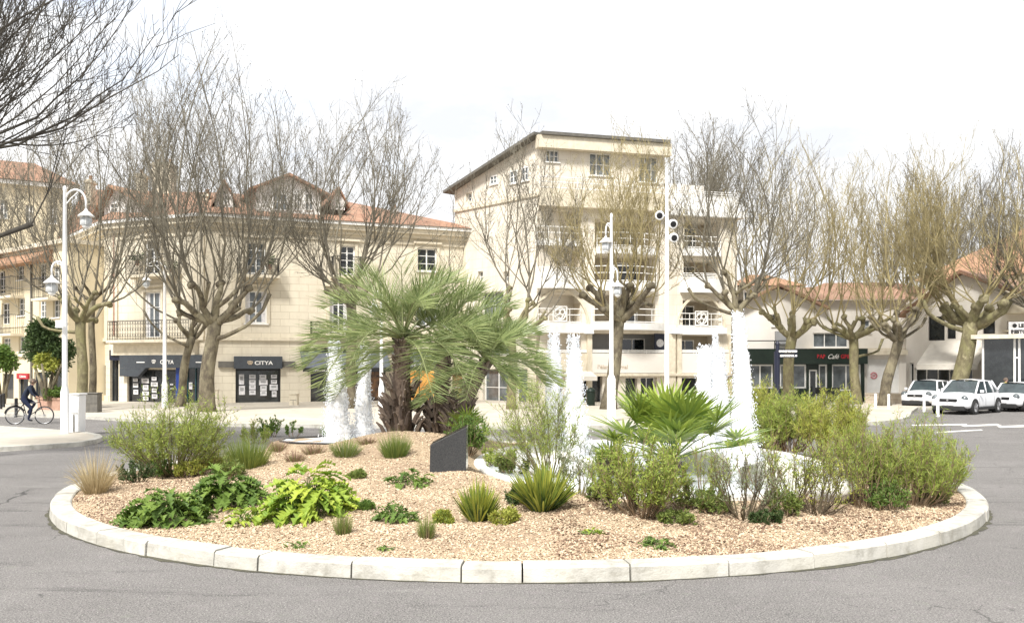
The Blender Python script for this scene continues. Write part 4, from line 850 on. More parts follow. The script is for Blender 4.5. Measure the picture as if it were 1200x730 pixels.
# far brown roof on the right
E7 = Fac((1085, 84), (1300, 74)); tR = thing('large_house', 'large house with broad brown tiled roof behind the right hand trees', 'house', (*E7.a, 0))
z7 = E7.UZ(1150, 325)[1]; wall(E7, tR, 0, E7.len, 0, z7, [], 'wall_b', depth=14)
b = MB(); P = E7.P; l_ = E7.len; zt_ = E7.UZ(1200, 258)[1] + .8
b.add([P(-.8, z7, .8), P(l_ + .8, z7, .8), P(l_ - 1, zt_, -7), P(7.5, zt_, -7), P(l_ + .8, z7, -14.5), P(-.8, z7, -14.5)], [(0, 1, 2, 3), (1, 4, 2), (4, 5, 3, 2), (5, 0, 3)]); b.build('roof', 'tiles_old', tR, uv=E7.u)
E8 = Fac((940, 92), (1100, 90)); tR2 = thing('rear_building', 'pale building with tiled roof just visible between the right hand tree crowns', 'house', (*E8.a, 0))
z8 = E8.UZ(1000, 345)[1]; wall(E8, tR2, 0, E8.len, 0, z8, [], 'wall_e', depth=10)
b = MB(); P = E8.P; l_ = E8.len; zt_ = E8.UZ(1010, 326)[1]
b.add([P(-.6, z8, .6), P(l_ + .6, z8, .6), P(l_ - 3, zt_, -5), P(3, zt_, -5), P(l_ + .6, z8, -10), P(-.6, z8, -10)], [(0, 1, 2, 3), (1, 4, 2), (4, 5, 3, 2), (5, 0, 3)]); b.build('roof', 'tiles', tR2, uv=E8.u)

# ------------------------------------------------------------------ bare plane trees
def vrand(r, s=1.): return r.normal(0, s, 3)
def unit(v): v = np.asarray(v, float); return v / (np.linalg.norm(v) + 1e-9)
def poly_path(p0, d, L_, n, r, wig, up=.0, grav=0.):
    p = [np.array(p0, float)]; d = unit(d)
    for i in range(n):
        d = unit(d + r.normal(0, wig, 3) + np.array([0, 0, up - grav])); p.append(p[-1] + d * L_ / n)
    return p
def plane_tree(label, px, Z, forky, r0, toppx, ytop, xl, xr, seed, lean=0., nsh=46, nlimb=6, mt='bark', mtw='twig', twm=.62, kn=1.0, name='plane_tree', low=None, yspread=.8, buds=True, base=None, group='bare plane trees round the square', limbs=None, limb_len=1.0):
    """trunk at pixel px and depth Z; fork at pixel row forky; crown spans pixel columns xl..xr and reaches row ytop near toppx"""
    r = np.random.default_rng(seed); k = Z / F
    X0 = (px - CX) * k; t = thing(name, label, 'tree', (X0, Z, base or 0.), group)
    zf = H - (forky - CY) * k; zt = H - (ytop - CY) * k; XL, XR, XT = (xl - CX) * k, (xr - CX) * k, (toppx - CX) * k
    top = np.array([X0 + lean, Z + r.normal(0, .15), zf])
    B = MB(); n = 9; pts = []; rad = []
    for i in range(n):
        f = i / (n - 1); pts.append((X0 + lean * f ** 1.3 + .05 * math.sin(f * 7 + seed), Z + (top[1] - Z) * f + .04 * math.sin(f * 5 + seed * 2), -.05 + (zf + .05) * f))
        rad.append(r0 * ((1.0 - .22 * f) + .38 * math.exp(-f * 12) + (.10 * f ** 6)) * r.uniform(.96, 1.05))
    B.tube(pts, rad, 14)
    tips = []; XC = (XL + XR) / 2; 
    az = np.linspace(0, 2 * PI, nlimb, endpoint=False) + r.uniform(0, 1)
    for i, a in enumerate(az):
        ext = (XR - XC) if math.cos(a) > 0 else (XC - XL)
        reach = ext * .30 * r.uniform(.6, 1.1) * limb_len; rise = r.uniform(.9, 2.1) * limb_len
        d0 = unit((math.cos(a) * reach * 1.15, math.sin(a) * reach * .9, rise * .42)); Ln = math.hypot(reach, rise)
        p = poly_path(top - np.array([0, 0, r0 * .5]), d0, Ln, 5, r, .24, up=.15)
        rr = r0 * r.uniform(.5, .64); B.tube(p, [rr * (1 - .1 * q) for q in range(5)] + [rr * .72 * kn], 9)
        kp = p[-1]
        for q in range(3): o = unit(vrand(r)); B.lathe(kp + o * rr * .35 - np.array([0, 0, rr * .3]), [(rr * .1, -rr * .8), (rr * .8, -rr * .4), (rr * .95, 0), (rr * .75, rr * .45), (rr * .1, rr * .75)], 7, ax=unit(o + np.array([0, 0, 1])))
        tips.append((kp, rr, a))
        if r.random() < .75:
            a2 = a + r.choice([-1, 1]) * r.uniform(.5, 1.0); p2 = poly_path(p[2], unit((math.cos(a2), math.sin(a2), .7)), Ln * .6, 4, r, .16, up=.15)
            B.tube(p2, [rr * .6, rr * .55, rr * .5, rr * .46, rr * .55], 7); tips.append((p2[-1], rr * .6, a2))
    for lw in (low or []):                     # long low stub branches seen in the photo: (dx, dz, fork z fraction)
        p = poly_path((X0 + lean * .9, Z, zf * lw[2]), unit((lw[0], .2, abs(lw[0]) * .12)), abs(lw[0]) * 1.05, 6, r, .1, up=(.0 if lw[1] < .5 else .1)); rr = r0 * .3
        p[-1] = p[-1] + np.array([0, 0, lw[1] * .3]); B.tube(p, [rr * 1.3, rr, rr * .9, rr * .8, rr * .75, rr * .8, rr * 1.0], 7); tips.append((p[-1], rr * .6, 0 if lw[0] > 0 else PI))
    B.build('trunk', mt, t, smooth=True)
    # shoots
    C = MB(); bud = []
    ay = (XR - XL) / 2 * yspread
    nsh = int(nsh * .45)
    for i in range(nsh):
        kp, rr, a = tips[i % len(tips)] if i < len(tips) * 2 else tips[r.integers(len(tips))]
        # target on the crown's top dome
        q = r.uniform(-1, 1); dirx = math.cos(a)
        q = np.clip(.45 * dirx + .75 * r.uniform(-1, 1), -1, 1)
        tx = XT + q * ((XR - XT) if q > 0 else (XT - XL)); ty = Z + np.clip(math.sin(a) * .5 + r.uniform(-.7, .7), -1, 1) * ay
        prof = (1 - abs(q) ** 2.3 * .52) * (1 - .2 * r.random() ** 1.5) * (1 - .12 * ((ty - Z) / (ay + .1)) ** 2)
        tz = zf + (zt - zf) * prof
        T = np.array([tx, ty, tz]); L_ = np.linalg.norm(T - kp)
        up0 = unit(unit(T - kp) + np.array([0.6 * dirx, .5 * math.sin(a), -.08]) + vrand(r, .22))
        m = 9; p = []
        bend = vrand(r, .04) * L_
        P1_ = kp + up0 * L_ * .45
        for s_ in range(m + 1):
            f = s_ / m; pt = kp * (1 - f) ** 2 + 2 * P1_ * f * (1 - f) + T * f * f
            pt = pt + bend * math.sin(f * PI) + r.normal(0, .035 * (1 if 0 < f else 0), 3) * min(1, L_ / 6); p.append(pt)
        rs_ = min(rr * .62, .034 + .0062 * L_ * r.uniform(.7, 1.3)) * twm
        rad = [max(.011 * twm, rs_ * (1 - .82 * (s_ / m) ** .9)) for s_ in range(m + 1)]
        C.tube(p, rad, 5)
        leaders = [(p, L_)]
        for g_ in range(r.integers(3, 6)):      # ascending side branches, curving back upright
            f = r.uniform(.15, .68); k_ = int(f * m); dl = unit(p[k_ + 1] - p[k_]); o = vrand(r) * np.array([1, 1, .3]); o = unit(o - dl * np.dot(o, dl)); l_ = L_ * (1 - f) * r.uniform(.55, .95)
            q2 = poly_path(p[k_], unit(dl + o * r.uniform(.45, .85)), l_, m, r, .055, up=.085); rb = rad[k_] * .62
            C.tube(q2, [max(.010 * twm, rb * (1 - .85 * j_ / m)) for j_ in range(m + 1)], 4); leaders.append((q2, l_))
        for lp, LL in leaders:
            ns = int(LL * 1.5) + 3
            for j in range(ns):
                f = .16 + .82 * ((j + r.random()) / ns) ** .8; k_ = min(m - 1, int(f * m)); b0 = lp[k_] + (lp[k_ + 1] - lp[k_]) * (f * m - k_); dl = unit(lp[k_ + 1] - lp[k_])
                o = vrand(r); o -= dl * np.dot(o, dl); o = unit(o); d = unit(dl * r.uniform(.8, 1.2) + o * r.uniform(.5, .95))
                l2 = (.5 + LL * .17 * (1 - f * .6)) * r.uniform(.5, 1.5); q = poly_path(b0, d, l2, 4, r, .12, up=.17)
                C.tube(q, [.017 * twm, .0145 * twm, .012 * twm, .010 * twm, .008 * twm], 3)
                if buds and r.random() < .5: bud.append(q[-1])
                for h_ in range(r.integers(2, 5)):
                    kk = r.integers(1, 4); d2 = unit(unit(q[kk + 1] - q[kk]) + unit(vrand(r)) * .8); l3 = l2 * r.uniform(.25, .55); q3 = poly_path(q[kk], d2, l3, 2, r, .15, up=.12)
                    C.tube(q3, [.011 * twm, .009 * twm, .007 * twm], 3)
                    if buds and r.random() < .45: bud.append(q3[-1])
    if bud:
        bd = np.array(bud); s = (.028 * r.uniform(.6, 1.4, len(bd)) * min(1.2, twm))[:, None, None]; o = np.array([(1, 0, 0), (-1, 0, 0), (0, 1, 0), (0, -1, 0), (0, 0, 1.6), (0, 0, -1.6)], float)
        V = bd[:, None, :] + o[None] * s; f = np.array([(0, 2, 4), (2, 1, 4), (1, 3, 4), (3, 0, 4), (2, 0, 5), (1, 2, 5), (3, 1, 5), (0, 3, 5)])
        C.flush(); C.addn(V, (np.arange(len(bd))[:, None, None] * 6 + f[None]).reshape(-1, 3))
    C.build('crown', mtw, t)
    return t
plane_tree('slim plane tree with dense fists of shoots behind the white utility box', 97, 44, 374, .27, 105, 78, 20, 175, 11, lean=-.1, nsh=34, nlimb=6, mt='bark_pale', low=[(-2.3, .8, .86)])
plane_tree('thinner plane tree just right of the slim one by the utility box', 108, 50, 352, .20, 130, 40, 70, 200, 12, nsh=22, nlimb=4)
plane_tree('left and thinner of the two plane trees before the blue office door', 210, 49, 394, .24, 190, 70, 120, 262, 13, lean=.55, nsh=26, nlimb=5, low=[(-3.4, .6, .86)])
plane_tree('thick plane tree with knobbly fists in front of the corner building', 241, 43.6, 376, .36, 262, 28, 150, 362, 14, lean=.35, nsh=56, nlimb=7, low=[(3.2, 1.2, .8)], limb_len=1.15)
plane_tree('plane tree whose crown of shoots rises behind the feather palms on the left', 412, 47, 352, .28, 425, 92, 335, 528, 15, nsh=56, nlimb=7)
plane_tree('slender plane tree with long straight stems behind the right side of the feather palms', 600, 46, 392, .24, 600, 118, 524, 678, 16, nsh=32, nlimb=6, mt='bark_pale', limb_len=1.5)
plane_tree('stout leaning plane tree behind the double lantern lamp post', 714, 46, 372, .36, 730, 150, 640, 800, 17, lean=.55, nsh=58, nlimb=8, limb_len=1.15, mtw='twig_pale')
plane_tree('tall dark plane tree directly behind the tallest right hand water jet', 864, 46, 362, .30, 870, 118, 785, 968, 18, nsh=50, nlimb=6, low=[(-2.8, 1.0, .95)])
plane_tree('plane tree with swollen fork in front of the cafe windows', 922, 52, 392, .33, 935, 160, 862, 1020, 19, lean=.25, nsh=46, nlimb=7, mt='bark_pale', mtw='twig_pale')
plane_tree('pale plane tree with one low side limb at the right end of the cafe', 1003, 52, 394, .29, 990, 185, 925, 1075, 20, lean=-.2, nsh=42, nlimb=7, mt='bark_pale', mtw='twig_pale', low=[(2.2, 1.4, .7), (-2.2, .8, .95)])
plane_tree('leaning plane tree in front of the white garage shutter', 1035, 50, 398, .30, 1060, 150, 985, 1125, 21, lean=.85, nsh=44, nlimb=7, mt='bark', mtw='twig_pale', low=[(1.8, .8, 1.0), (-1.6, .6, 1.0)])
plane_tree('thickest pale plane tree behind the white parked cars', 1122, 50, 378, .46, 1130, 146, 1040, 1212, 22, lean=.65, nsh=62, nlimb=8, mt='bark_pale', mtw='twig_pale', low=[(-3.0, 1.2, .9), (3.0, 1.2, .9)])
plane_tree('plane tree whose crown leans in over the veranda at the right edge', 1232, 50, 378, .36, 1200, 150, 1140, 1300, 23, nsh=40, nlimb=7, mt='bark_pale', mtw='twig')
plane_tree('distant plane tree seen above the rooftops between the garage and the big brown roof', 1065, 92, 380, .4, 1070, 172, 1010, 1135, 24, nsh=44, nlimb=7, mtw='twig', twm=1.2)
plane_tree('distant plane tree standing behind the glass veranda building', 1165, 96, 380, .4, 1175, 160, 1120, 1225, 25, nsh=44, nlimb=7, mtw='twig', twm=1.2)
plane_tree('plane tree top rising behind the right wing of the apartment building', 815, 76, 330, .35, 815, 128, 765, 880, 26, nsh=36, nlimb=6, twm=1.0)
plane_tree('plane tree behind the far left street house', 40, 62, 360, .3, 45, 120, -20, 110, 27, nsh=30, nlimb=6, twm=.9)
# big near tree leaning in from beyond the left edge
plane_tree('large dark plane tree whose branches sweep in from the upper left corner', -150, 21, 235, .22, -60, -230, -340, 172, 28, lean=.3, nsh=120, nlimb=9, mt='twig_near', mtw='twig_near', twm=.62, yspread=.55, low=[(3.2, .2, .78)], buds=False, limb_len=.8, group='near plane tree')

# ------------------------------------------------------------------ plants
def blades(b, base, d, Ln, Wd, droop, r, K=4, fold=0, shape='grass', roll=None):
    base = np.asarray(base, float); n = len(base); d = d / (np.linalg.norm(d, axis=1)[:, None] + 1e-9)
    Ln = np.ones(n) * Ln; Wd = np.ones(n) * Wd; droop = np.ones(n) * droop
    up = np.array([0, 0, 1.]); s = np.cross(d, up) if roll is None else roll; s = s + r.normal(0, .25, (n, 3)) * (roll is None); s /= np.linalg.norm(s, axis=1)[:, None] + 1e-9
    V = np.zeros((n, K + 1, 2, 3))
    for k in range(K + 1):
        t = k / K; c = base + d * (Ln * t)[:, None]; c[:, 2] -= droop * Ln * t * t
        w_ = {'grass': (1 - t) ** .6, 'strap': 1 - t ** 4, 'lance': max(.06, math.sin(PI * min(1, .12 + t * .88)))}[shape]; w_ = max(w_, .05)
        V[:, k, 0] = c - s * (Wd * w_ / 2)[:, None]; V[:, k, 1] = c + s * (Wd * w_ / 2)[:, None]
    f = np.array([(2 * k, 2 * k + 1, 2 * k + 3, 2 * k + 2) for k in range(K)])
    b.addn(V.reshape(-1, 3), (np.arange(n)[:, None, None] * (2 * K + 2) + f[None]).reshape(-1, 4))
def mpp_(p): return p[1] / F                          # metres per photo pixel at that depth
def tuft(name, label, px, py, wpx, hpx, m, n=260, seed=0, wd=.012, droop=.35, spread=1., cat='grass tuft', group=None, shape='grass', K=4, p=None, m2=None, straight=0):
    r = np.random.default_rng(seed + 500); p = gp(px, py) if p is None else p; k = mpp_(p); w_, h_ = wpx * k / 2, hpx * k
    t = thing(name, label, cat, tuple(p), group)
    for mm, frac in ((m, 1.),) + (((m2, .45),) if m2 else ()):
        nn = int(n * frac); a = r.uniform(0, 2 * PI, nn); ro = np.sqrt(r.uniform(0, 1, nn)); br = w_ * (.28 if not straight else .55) * ro
        base = p + np.stack([np.cos(a) * br, np.sin(a) * br, np.zeros(nn) - .02], -1)
        tx = np.stack([np.cos(a) * w_ * ro * spread, np.sin(a) * w_ * ro * spread, h_ * r.uniform(.55, 1.15, nn) * (1.15 - .45 * ro)], -1); tx[:, :2] -= np.stack([np.cos(a) * br, np.sin(a) * br], -1) * .6
        Ln = np.linalg.norm(tx, axis=1) * (1 if mm == m else .7); tx = tx / np.linalg.norm(tx, axis=1)[:, None]; tx[:, 2] += droop * .5
        b = MB(); blades(b, base, tx, Ln, wd * r.uniform(.6, 1.4, nn), droop * r.uniform(.3, 1.3, nn), r, K, shape=shape); b.build('foliage', mm, t)
    return t
def shrub(name, label, px, py, wpx, hpx, ml, ms='stem', nst=18, ntw=9, nlf=14, lf=.045, lw=.012, seed=0, fl=.75, y0=.15, bare=0., cat='shrub', group=None, dome=.45, upl=.5, p=None, zoff=0, tw=.3, r0=.010, lean=0):
    r = np.random.default_rng(seed + 900); p = gp(px, py) if p is None else p; k = mpp_(p); w_, h_ = wpx * k / 2, hpx * k
    t = thing(name, label, cat, tuple(p), group); S = MB(); LP, LD = [], []
    for i in range(nst):
        a = r.uniform(0, 2 * PI); ro = math.sqrt(r.uniform(0, 1)); T = p + np.array([math.cos(a) * w_ * ro + lean * k, math.sin(a) * w_ * ro * .8, h_ * r.uniform(.6, 1.05) * (1 - dome * ro * ro)])
        b0 = p + np.array([math.cos(a) * .06, math.sin(a) * .06, -.03]) + np.array([math.cos(a), math.sin(a), 0]) * w_ * y0 * ro
        mid = b0 + (T - b0) * .45 + np.array([math.cos(a) * w_ * fl * .22 * ro, math.sin(a) * w_ * fl * .22 * ro, -.04 * h_]) + r.normal(0, .03, 3)
        m = 6; P_ = [b0 * (1 - f) ** 2 + 2 * mid * f * (1 - f) + T * f * f + r.normal(0, .012, 3) * (f > 0) for f in np.linspace(0, 1, m + 1)]
        S.tube(P_, [max(.0025, r0 * (1 - .8 * q / m)) for q in range(m + 1)], 4)
        Ls = np.linalg.norm(T - b0)
        for j in range(ntw):
            f = r.uniform(.28 + bare * .4, 1.0); kk = min(m - 1, int(f * m)); c = P_[kk] + (P_[kk + 1] - P_[kk]) * (f * m - kk); dl = unit(P_[kk + 1] - P_[kk]); d = unit(dl + unit(vrand(r)) * .9 + np.array([0, 0, upl * .4]))
            l2 = Ls * tw * r.uniform(.5, 1.2); q = poly_path(c, d, l2, 3, r, .12, up=.1); S.tube(q, [.0035, .003, .0025, .002], 3)
            for _ in range(int(nlf * 1.5)):
                g_ = r.uniform(.05, 1.0); k2 = min(2, int(g_ * 3)); LP.append(q[k2] + (q[k2 + 1] - q[k2]) * (g_ * 3 - k2)); LD.append(unit(unit(q[k2 + 1] - q[k2]) * r.uniform(.3, 1) + unit(vrand(r)) * .75 + np.array([0, 0, .15])))
    S.build('stems', ms, t)
    b = MB(); leaves(b, np.array(LP), np.array(LD), lf * 1.08, lw * 1.25, r); b.build('foliage', ml, t)
    return t
def lobed(b, base, a, el, Ln, Wd, r, nl=6, droop=.6):
    """one acanthus leaf: arched midrib with paired pointed lobes"""
    d = np.array([math.cos(a) * math.cos(el), math.sin(a) * math.cos(el), math.sin(el)]); s = unit(np.cross(d, (0, 0, 1)) + r.normal(0, .15, 3)); up = unit(np.cross(s, d))
    K = nl * 2; V = []; F_ = []
    for k in range(K + 1):
        t = k / K; c = base + d * Ln * t + np.array([0, 0, -droop * Ln * t * t]); wv = math.sin(PI * min(1, .10 + .9 * t)) * (1.0 if k % 2 else .42) * Wd / 2; fw_ = (.10 if k % 2 else -.02) * Ln
        lift = wv * .35 + r.normal(0, .01)
        V += [c - s * wv + d * fw_ + up * lift, c, c + s * wv + d * fw_ + up * (wv * .35 + r.normal(0, .01))]
    for k in range(K): F_ += [(3 * k, 3 * k + 1, 3 * k + 4, 3 * k + 3), (3 * k + 1, 3 * k + 2, 3 * k + 5, 3 * k + 4)]
    b.add(V, F_)
def acanthus(label, px, py, wpx, hpx, m, n, seed, Ln=.42, group=None, cat='acanthus plant', name='acanthus', dy=.8):
    r = np.random.default_rng(seed + 70); p = gp(px, py); k = mpp_(p); w_, h_ = wpx * k / 2, hpx * k; t = thing(name, label, cat, tuple(p), group); b = MB()
    for i in range(n):
        a = r.uniform(0, 2 * PI); ro = math.sqrt(r.uniform(0, 1)); x, y = p[0] + math.cos(a) * w_ * ro * .85, p[1] + w_ * dy * (.15 + math.sin(a) * ro * .8) ; z = gz(x, y) + h_ * (1 - ro ** 2) * r.uniform(.25, .95)
        lobed(b, np.array([x, y, z]), a + r.normal(0, .7), r.uniform(.1, .9) * (1 - ro * .4), Ln * r.uniform(.6, 1.15), Ln * .48 * r.uniform(.8, 1.2), r, droop=r.uniform(.4, .9))
    b.build('foliage', m, t)
    b = MB()
    for i in range(n // 2):
        a = r.uniform(0, 2 * PI); ro = math.sqrt(r.uniform(0, 1)) * .8; x, y = p[0] + math.cos(a) * w_ * ro, p[1] + w_ * dy * (.15 + math.sin(a) * ro * .8); zz = gz(x, y); b.tube([(x, y, zz - .02), (x + r.normal(0, .04), y, zz + h_ * .5 * (1 - ro)), (x + r.normal(0, .08), y, zz + h_ * .8 * (1 - ro * .7))], .006, 4)
    b.build('stalks', 'leaf_green', t)
    return t
acanthus('dark green lobed acanthus clump at the left front of the bed', 192, 612, 98, 38, 'leaf_acanthus', 170, 1, .34)
acanthus('mid green acanthus clump between the dark one and the bright one', 262, 592, 92, 44, 'leaf_acanthus', 150, 2, .36)
acanthus('bright yellow green acanthus clump, the largest leafy one at the front', 358, 603, 104, 60, 'leaf_acanthus_bright', 190, 3, .38)
acanthus('small yellowing acanthus seedling in front of the leafy clumps', 286, 615, 42, 24, 'leaf_acanthus_bright', 34, 4, .24)
acanthus('small rosette with rusty lower leaves below the black stone wedge', 480, 568, 52, 22, 'leaf_acanthus', 46, 5, .2)
acanthus('low green leafy weed patch left of the small grass tuft near the kerb', 464, 610, 48, 26, 'leaf_green', 60, 6, .17)
acanthus('small round green weed near the kerb in the middle right', 772, 640, 36, 12, 'leaf_green', 30, 7, .13)
acanthus('tiny green weed with a yellow leaf left of the round weed', 694, 626, 20, 8, 'leaf_acanthus_bright', 12, 8, .12)
acanthus('tiny weed by the kerb below the bright acanthus', 345, 641, 30, 8, 'leaf_green', 14, 9, .11)
acanthus('tiny flat weed right beside the kerb left of centre', 452, 645, 14, 6, 'leaf_green', 8, 10, .09)
tuft('straw_grass', 'pale straw coloured ornamental grass at the far left of the bed', 112, 578, 78, 66, 'leaf_straw', n=520, seed=1, wd=.012, droop=.45, spread=1.0)
tuft('grass_tuft', 'small reddish green tuft right of the bright acanthus', 402, 626, 26, 34, 'leaf_grass', n=260, seed=2, wd=.007, droop=.1, straight=1, m2='leaf_pinkdry')
tuft('grass_tuft', 'small reddish green tuft beside the low weed patch near the kerb', 500, 630, 26, 32, 'leaf_grass', n=260, seed=3, wd=.007, droop=.1, straight=1, m2='leaf_pinkdry')
tuft('lavender_tuft', 'grey green tuft on the mound below the left water jet', 405, 534, 44, 26, 'leaf_grass', n=420, seed=4, wd=.009, droop=.1, straight=1, cat='tuft', group='round tufts on the mound', m2='leaf_grey')
tuft('lavender_tuft', 'bright green round tuft in front of the palm trunks', 463, 535, 46, 34, 'leaf_grass', n=560, seed=5, wd=.009, droop=.1, straight=1, cat='tuft', group='round tufts on the mound', m2='leaf_green')
for i, (px, py, w_, h_, lb) in enumerate([(326, 528, 34, 18, 'pinkish dry tuft, the left of three on the mound'), (346, 540, 30, 16, 'pinkish dry tuft in front of the other two on the mound'), (368, 532, 36, 18, 'pinkish dry tuft, the right of three on the mound'), (430, 520, 30, 12, 'brownish dry tuft along the dark basin edge')]):
    tuft('dry_tuft', lb, px, py, w_, h_, 'leaf_pinkdry', n=240, seed=10 + i, wd=.008, droop=.15, straight=1, cat='tuft', group='pinkish dry tufts on the mound', m2='leaf_grass')
tuft('rosemary_bush', 'bright green upright grassy bush behind the acanthus', 290, 548, 62, 46, 'leaf_grass', n=900, seed=20, wd=.010, droop=.15, straight=1, cat='bush', m2='leaf_yellow')
tuft('rosemary_bush', 'grassy green bush between the large airy shrub and the mound', 250, 548, 46, 36, 'leaf_yellow', n=500, seed=21, wd=.010, droop=.2, straight=1, cat='bush', m2='leaf_green')
tuft('strap_plant', 'clump of stiff yellow green strap leaves left of the big one in front centre', 560, 610, 66, 52, 'leaf_strap', n=300, seed=22, wd=.028, droop=.12, cat='strap leaved plant', shape='strap', m2='leaf_strap_dark', group='strap leaved clumps', spread=.9)
tuft('strap_plant', 'largest clump of stiff yellow green strap leaves in front centre', 636, 597, 96, 64, 'leaf_strap', n=520, seed=23, wd=.026, droop=.22, cat='strap leaved plant', shape='strap', m2='leaf_strap_dark', group='strap leaved clumps', spread=.95)
tuft('grass_tuft', 'green rush like tuft left of the twin water jets base', 384, 512, 26, 18, 'leaf_green', n=160, seed=24, wd=.012, droop=.2)
shrub('bare_shrub', 'reddish bare stemmed shrub right of the large airy shrub', 238, 556, 44, 40, 'leaf_yellow', nst=16, ntw=5, nlf=3, seed=31)
# large airy shrub on a single short stem
shrub('airy_shrub', 'large airy green shrub on a short stem at the left of the bed', 203, 558, 140, 92, 'leaf_airy', 'stem_olive', nst=58, ntw=16, nlf=8, lf=.075, lw=.010, seed=32, dome=.35, y0=.0, bare=.45, fl=1.2, r0=.016)
shrub('low_bush', 'dark small leaved low bush under the left side of the airy shrub', 158, 566, 48, 28, 'leaf_dark', nst=20, ntw=10, nlf=10, lf=.035, lw=.018, seed=33)
shrub('low_bush', 'dark small leaved low bush right of the stone grass', 186, 560, 40, 26, 'leaf_green', nst=18, ntw=10, nlf=10, lf=.035, lw=.018, seed=34)
shrub('upright_shrub', 'small leafy upright shrub behind the grassy bush, left of centre', 318, 512, 34, 24, 'leaf_green', nst=12, ntw=8, nlf=9, lf=.07, lw=.03, seed=35)
shrub('upright_shrub', 'slim leafy twig shrub near the left basin edge', 344, 512, 18, 22, 'leaf_green', nst=6, ntw=6, nlf=8, lf=.07, lw=.03, seed=36)
shrub('mound_bush', 'bright green rounded bush right behind the black stone wedge', 548, 532, 50, 44, 'leaf_green', nst=30, ntw=10, nlf=10, lf=.06, lw=.024, seed=37, dome=.3)
shrub('small_bush', 'small green bush behind the strap leaved clumps', 598, 556, 50, 28, 'leaf_grass', nst=22, ntw=9, nlf=10, lf=.05, lw=.014, seed=38)
shrub('willowy_shrub', 'tall willowy fine leaved shrub in front of the middle water jets', 642, 562, 116, 104, 'leaf_airy', 'stem_olive', nst=40, ntw=13, nlf=7, lf=.10, lw=.007, seed=39, dome=.3, bare=.35, fl=.6, y0=.05, lean=-14)
shrub('willowy_shrub', 'small grey willowy shrub between the strap leaves and the round bush', 676, 580, 54, 70, 'leaf_grey', 'stem_olive', nst=14, ntw=7, nlf=6, lf=.07, lw=.010, seed=40, bare=.3)
shrub('round_bush', 'dense light green bush under the fan palm', 752, 602, 126, 84, 'leaf_airy', 'stem', nst=66, ntw=12, nlf=9, lf=.06, lw=.013, seed=41, upl=.9, dome=.35, bare=.1, y0=.25)
shrub('round_bush', 'low brownish green bush at the right foot of the dense light green bush', 812, 598, 60, 34, 'leaf_grass', 'stem', nst=22, ntw=9, nlf=7, lf=.045, lw=.013, seed=42)
shrub('twiggy_shrub', 'bare twiggy shrub with few grey leaves in front of the white boulders', 872, 607, 112, 84, 'leaf_grey', 'stem_dark', nst=24, ntw=10, nlf=2, lf=.05, lw=.012, seed=43, bare=.25, y0=.05, fl=1.1, r0=.013)
shrub('thin_shrub', 'see-through fine leaved shrub standing between basin and bare twiggy shrubs', 918, 592, 110, 84, 'leaf_airy', 'stem', nst=24, ntw=11, nlf=5, lf=.075, lw=.009, seed=61, bare=.3, y0=.2, upl=1.4)
shrub('thin_shrub', 'see-through fine leaved shrub in front of the short broad water jet', 826, 586, 80, 70, 'leaf_airy', 'stem', nst=18, ntw=10, nlf=5, lf=.07, lw=.009, seed=62, bare=.3, y0=.2, upl=1.4)
shrub('twiggy_shrub', 'bare twiggy shrub in the middle of the right hand shrub row', 955, 602, 116, 78, 'leaf_yellow', 'stem_dark', nst=26, ntw=11, nlf=3, lf=.05, lw=.012, seed=44, bare=.25, y0=.1, fl=1.0, r0=.012)
shrub('feathery_shrub', 'dense yellow green feathery shrub at the right end of the bed', 1066, 590, 122, 92, 'leaf_airy', 'stem', nst=90, ntw=11, nlf=9, lf=.085, lw=.0075, seed=45, upl=1.6, dome=.4, y0=.3, bare=.1)
shrub('feathery_shrub', 'feathery shrub with brown base left of the rightmost one', 1012, 592, 96, 92, 'leaf_airy', 'stem', nst=66, ntw=11, nlf=7, lf=.085, lw=.0075, seed=46, upl=1.6, dome=.3, y0=.25, bare=.2)
shrub('feathery_shrub', 'thin outlying feathery shrub spilling over the right hand kerb', 1102, 578, 74, 74, 'leaf_airy', 'stem', nst=44, ntw=11, nlf=8, lf=.08, lw=.007, seed=47, upl=1.4, dome=.3, y0=.2)
# shrub band behind the big basin
for i, (px, Z, w_, h_, m_, lb) in enumerate([(905, 24.6, 92, 62, 'leaf_yellow', 'yellow green shrub behind the basin in front of the cafe'), (960, 24.3, 90, 66, 'leaf_yellow', 'yellow green shrub behind the basin below the pale plane tree'), (1015, 23.2, 84, 66, 'leaf_airy', 'tall feathery shrub behind the basin in front of the garage'),
                                          (872, 23.6, 44, 30, 'leaf_yellow', 'small yellow shrub at the foot of the tallest water jet'), (1055, 21.2, 80, 70, 'leaf_yellow', 'feathery shrub behind the rightmost shrub of the bed'), (935, 22.9, 60, 40, 'leaf_grass', 'low brownish shrub behind the white boulders')]):
    x = (px - CX) * Z / F; dd = math.hypot(x - IC[0], Z - IC[1])
    if dd > RI - .3: q = (RI - .3) / dd; x, Z = IC[0] + (x - IC[0]) * q, IC[1] + (Z - IC[1]) * q
    shrub('basin_shrub', lb, px, 0, w_, h_, m_, 'stem', nst=84, ntw=12, nlf=10, lf=.11, lw=.0105, seed=50 + i, upl=1.6, dome=.35, y0=.35, p=np.array([x, Z, max(gz(x, Z), .3)]), bare=.1)
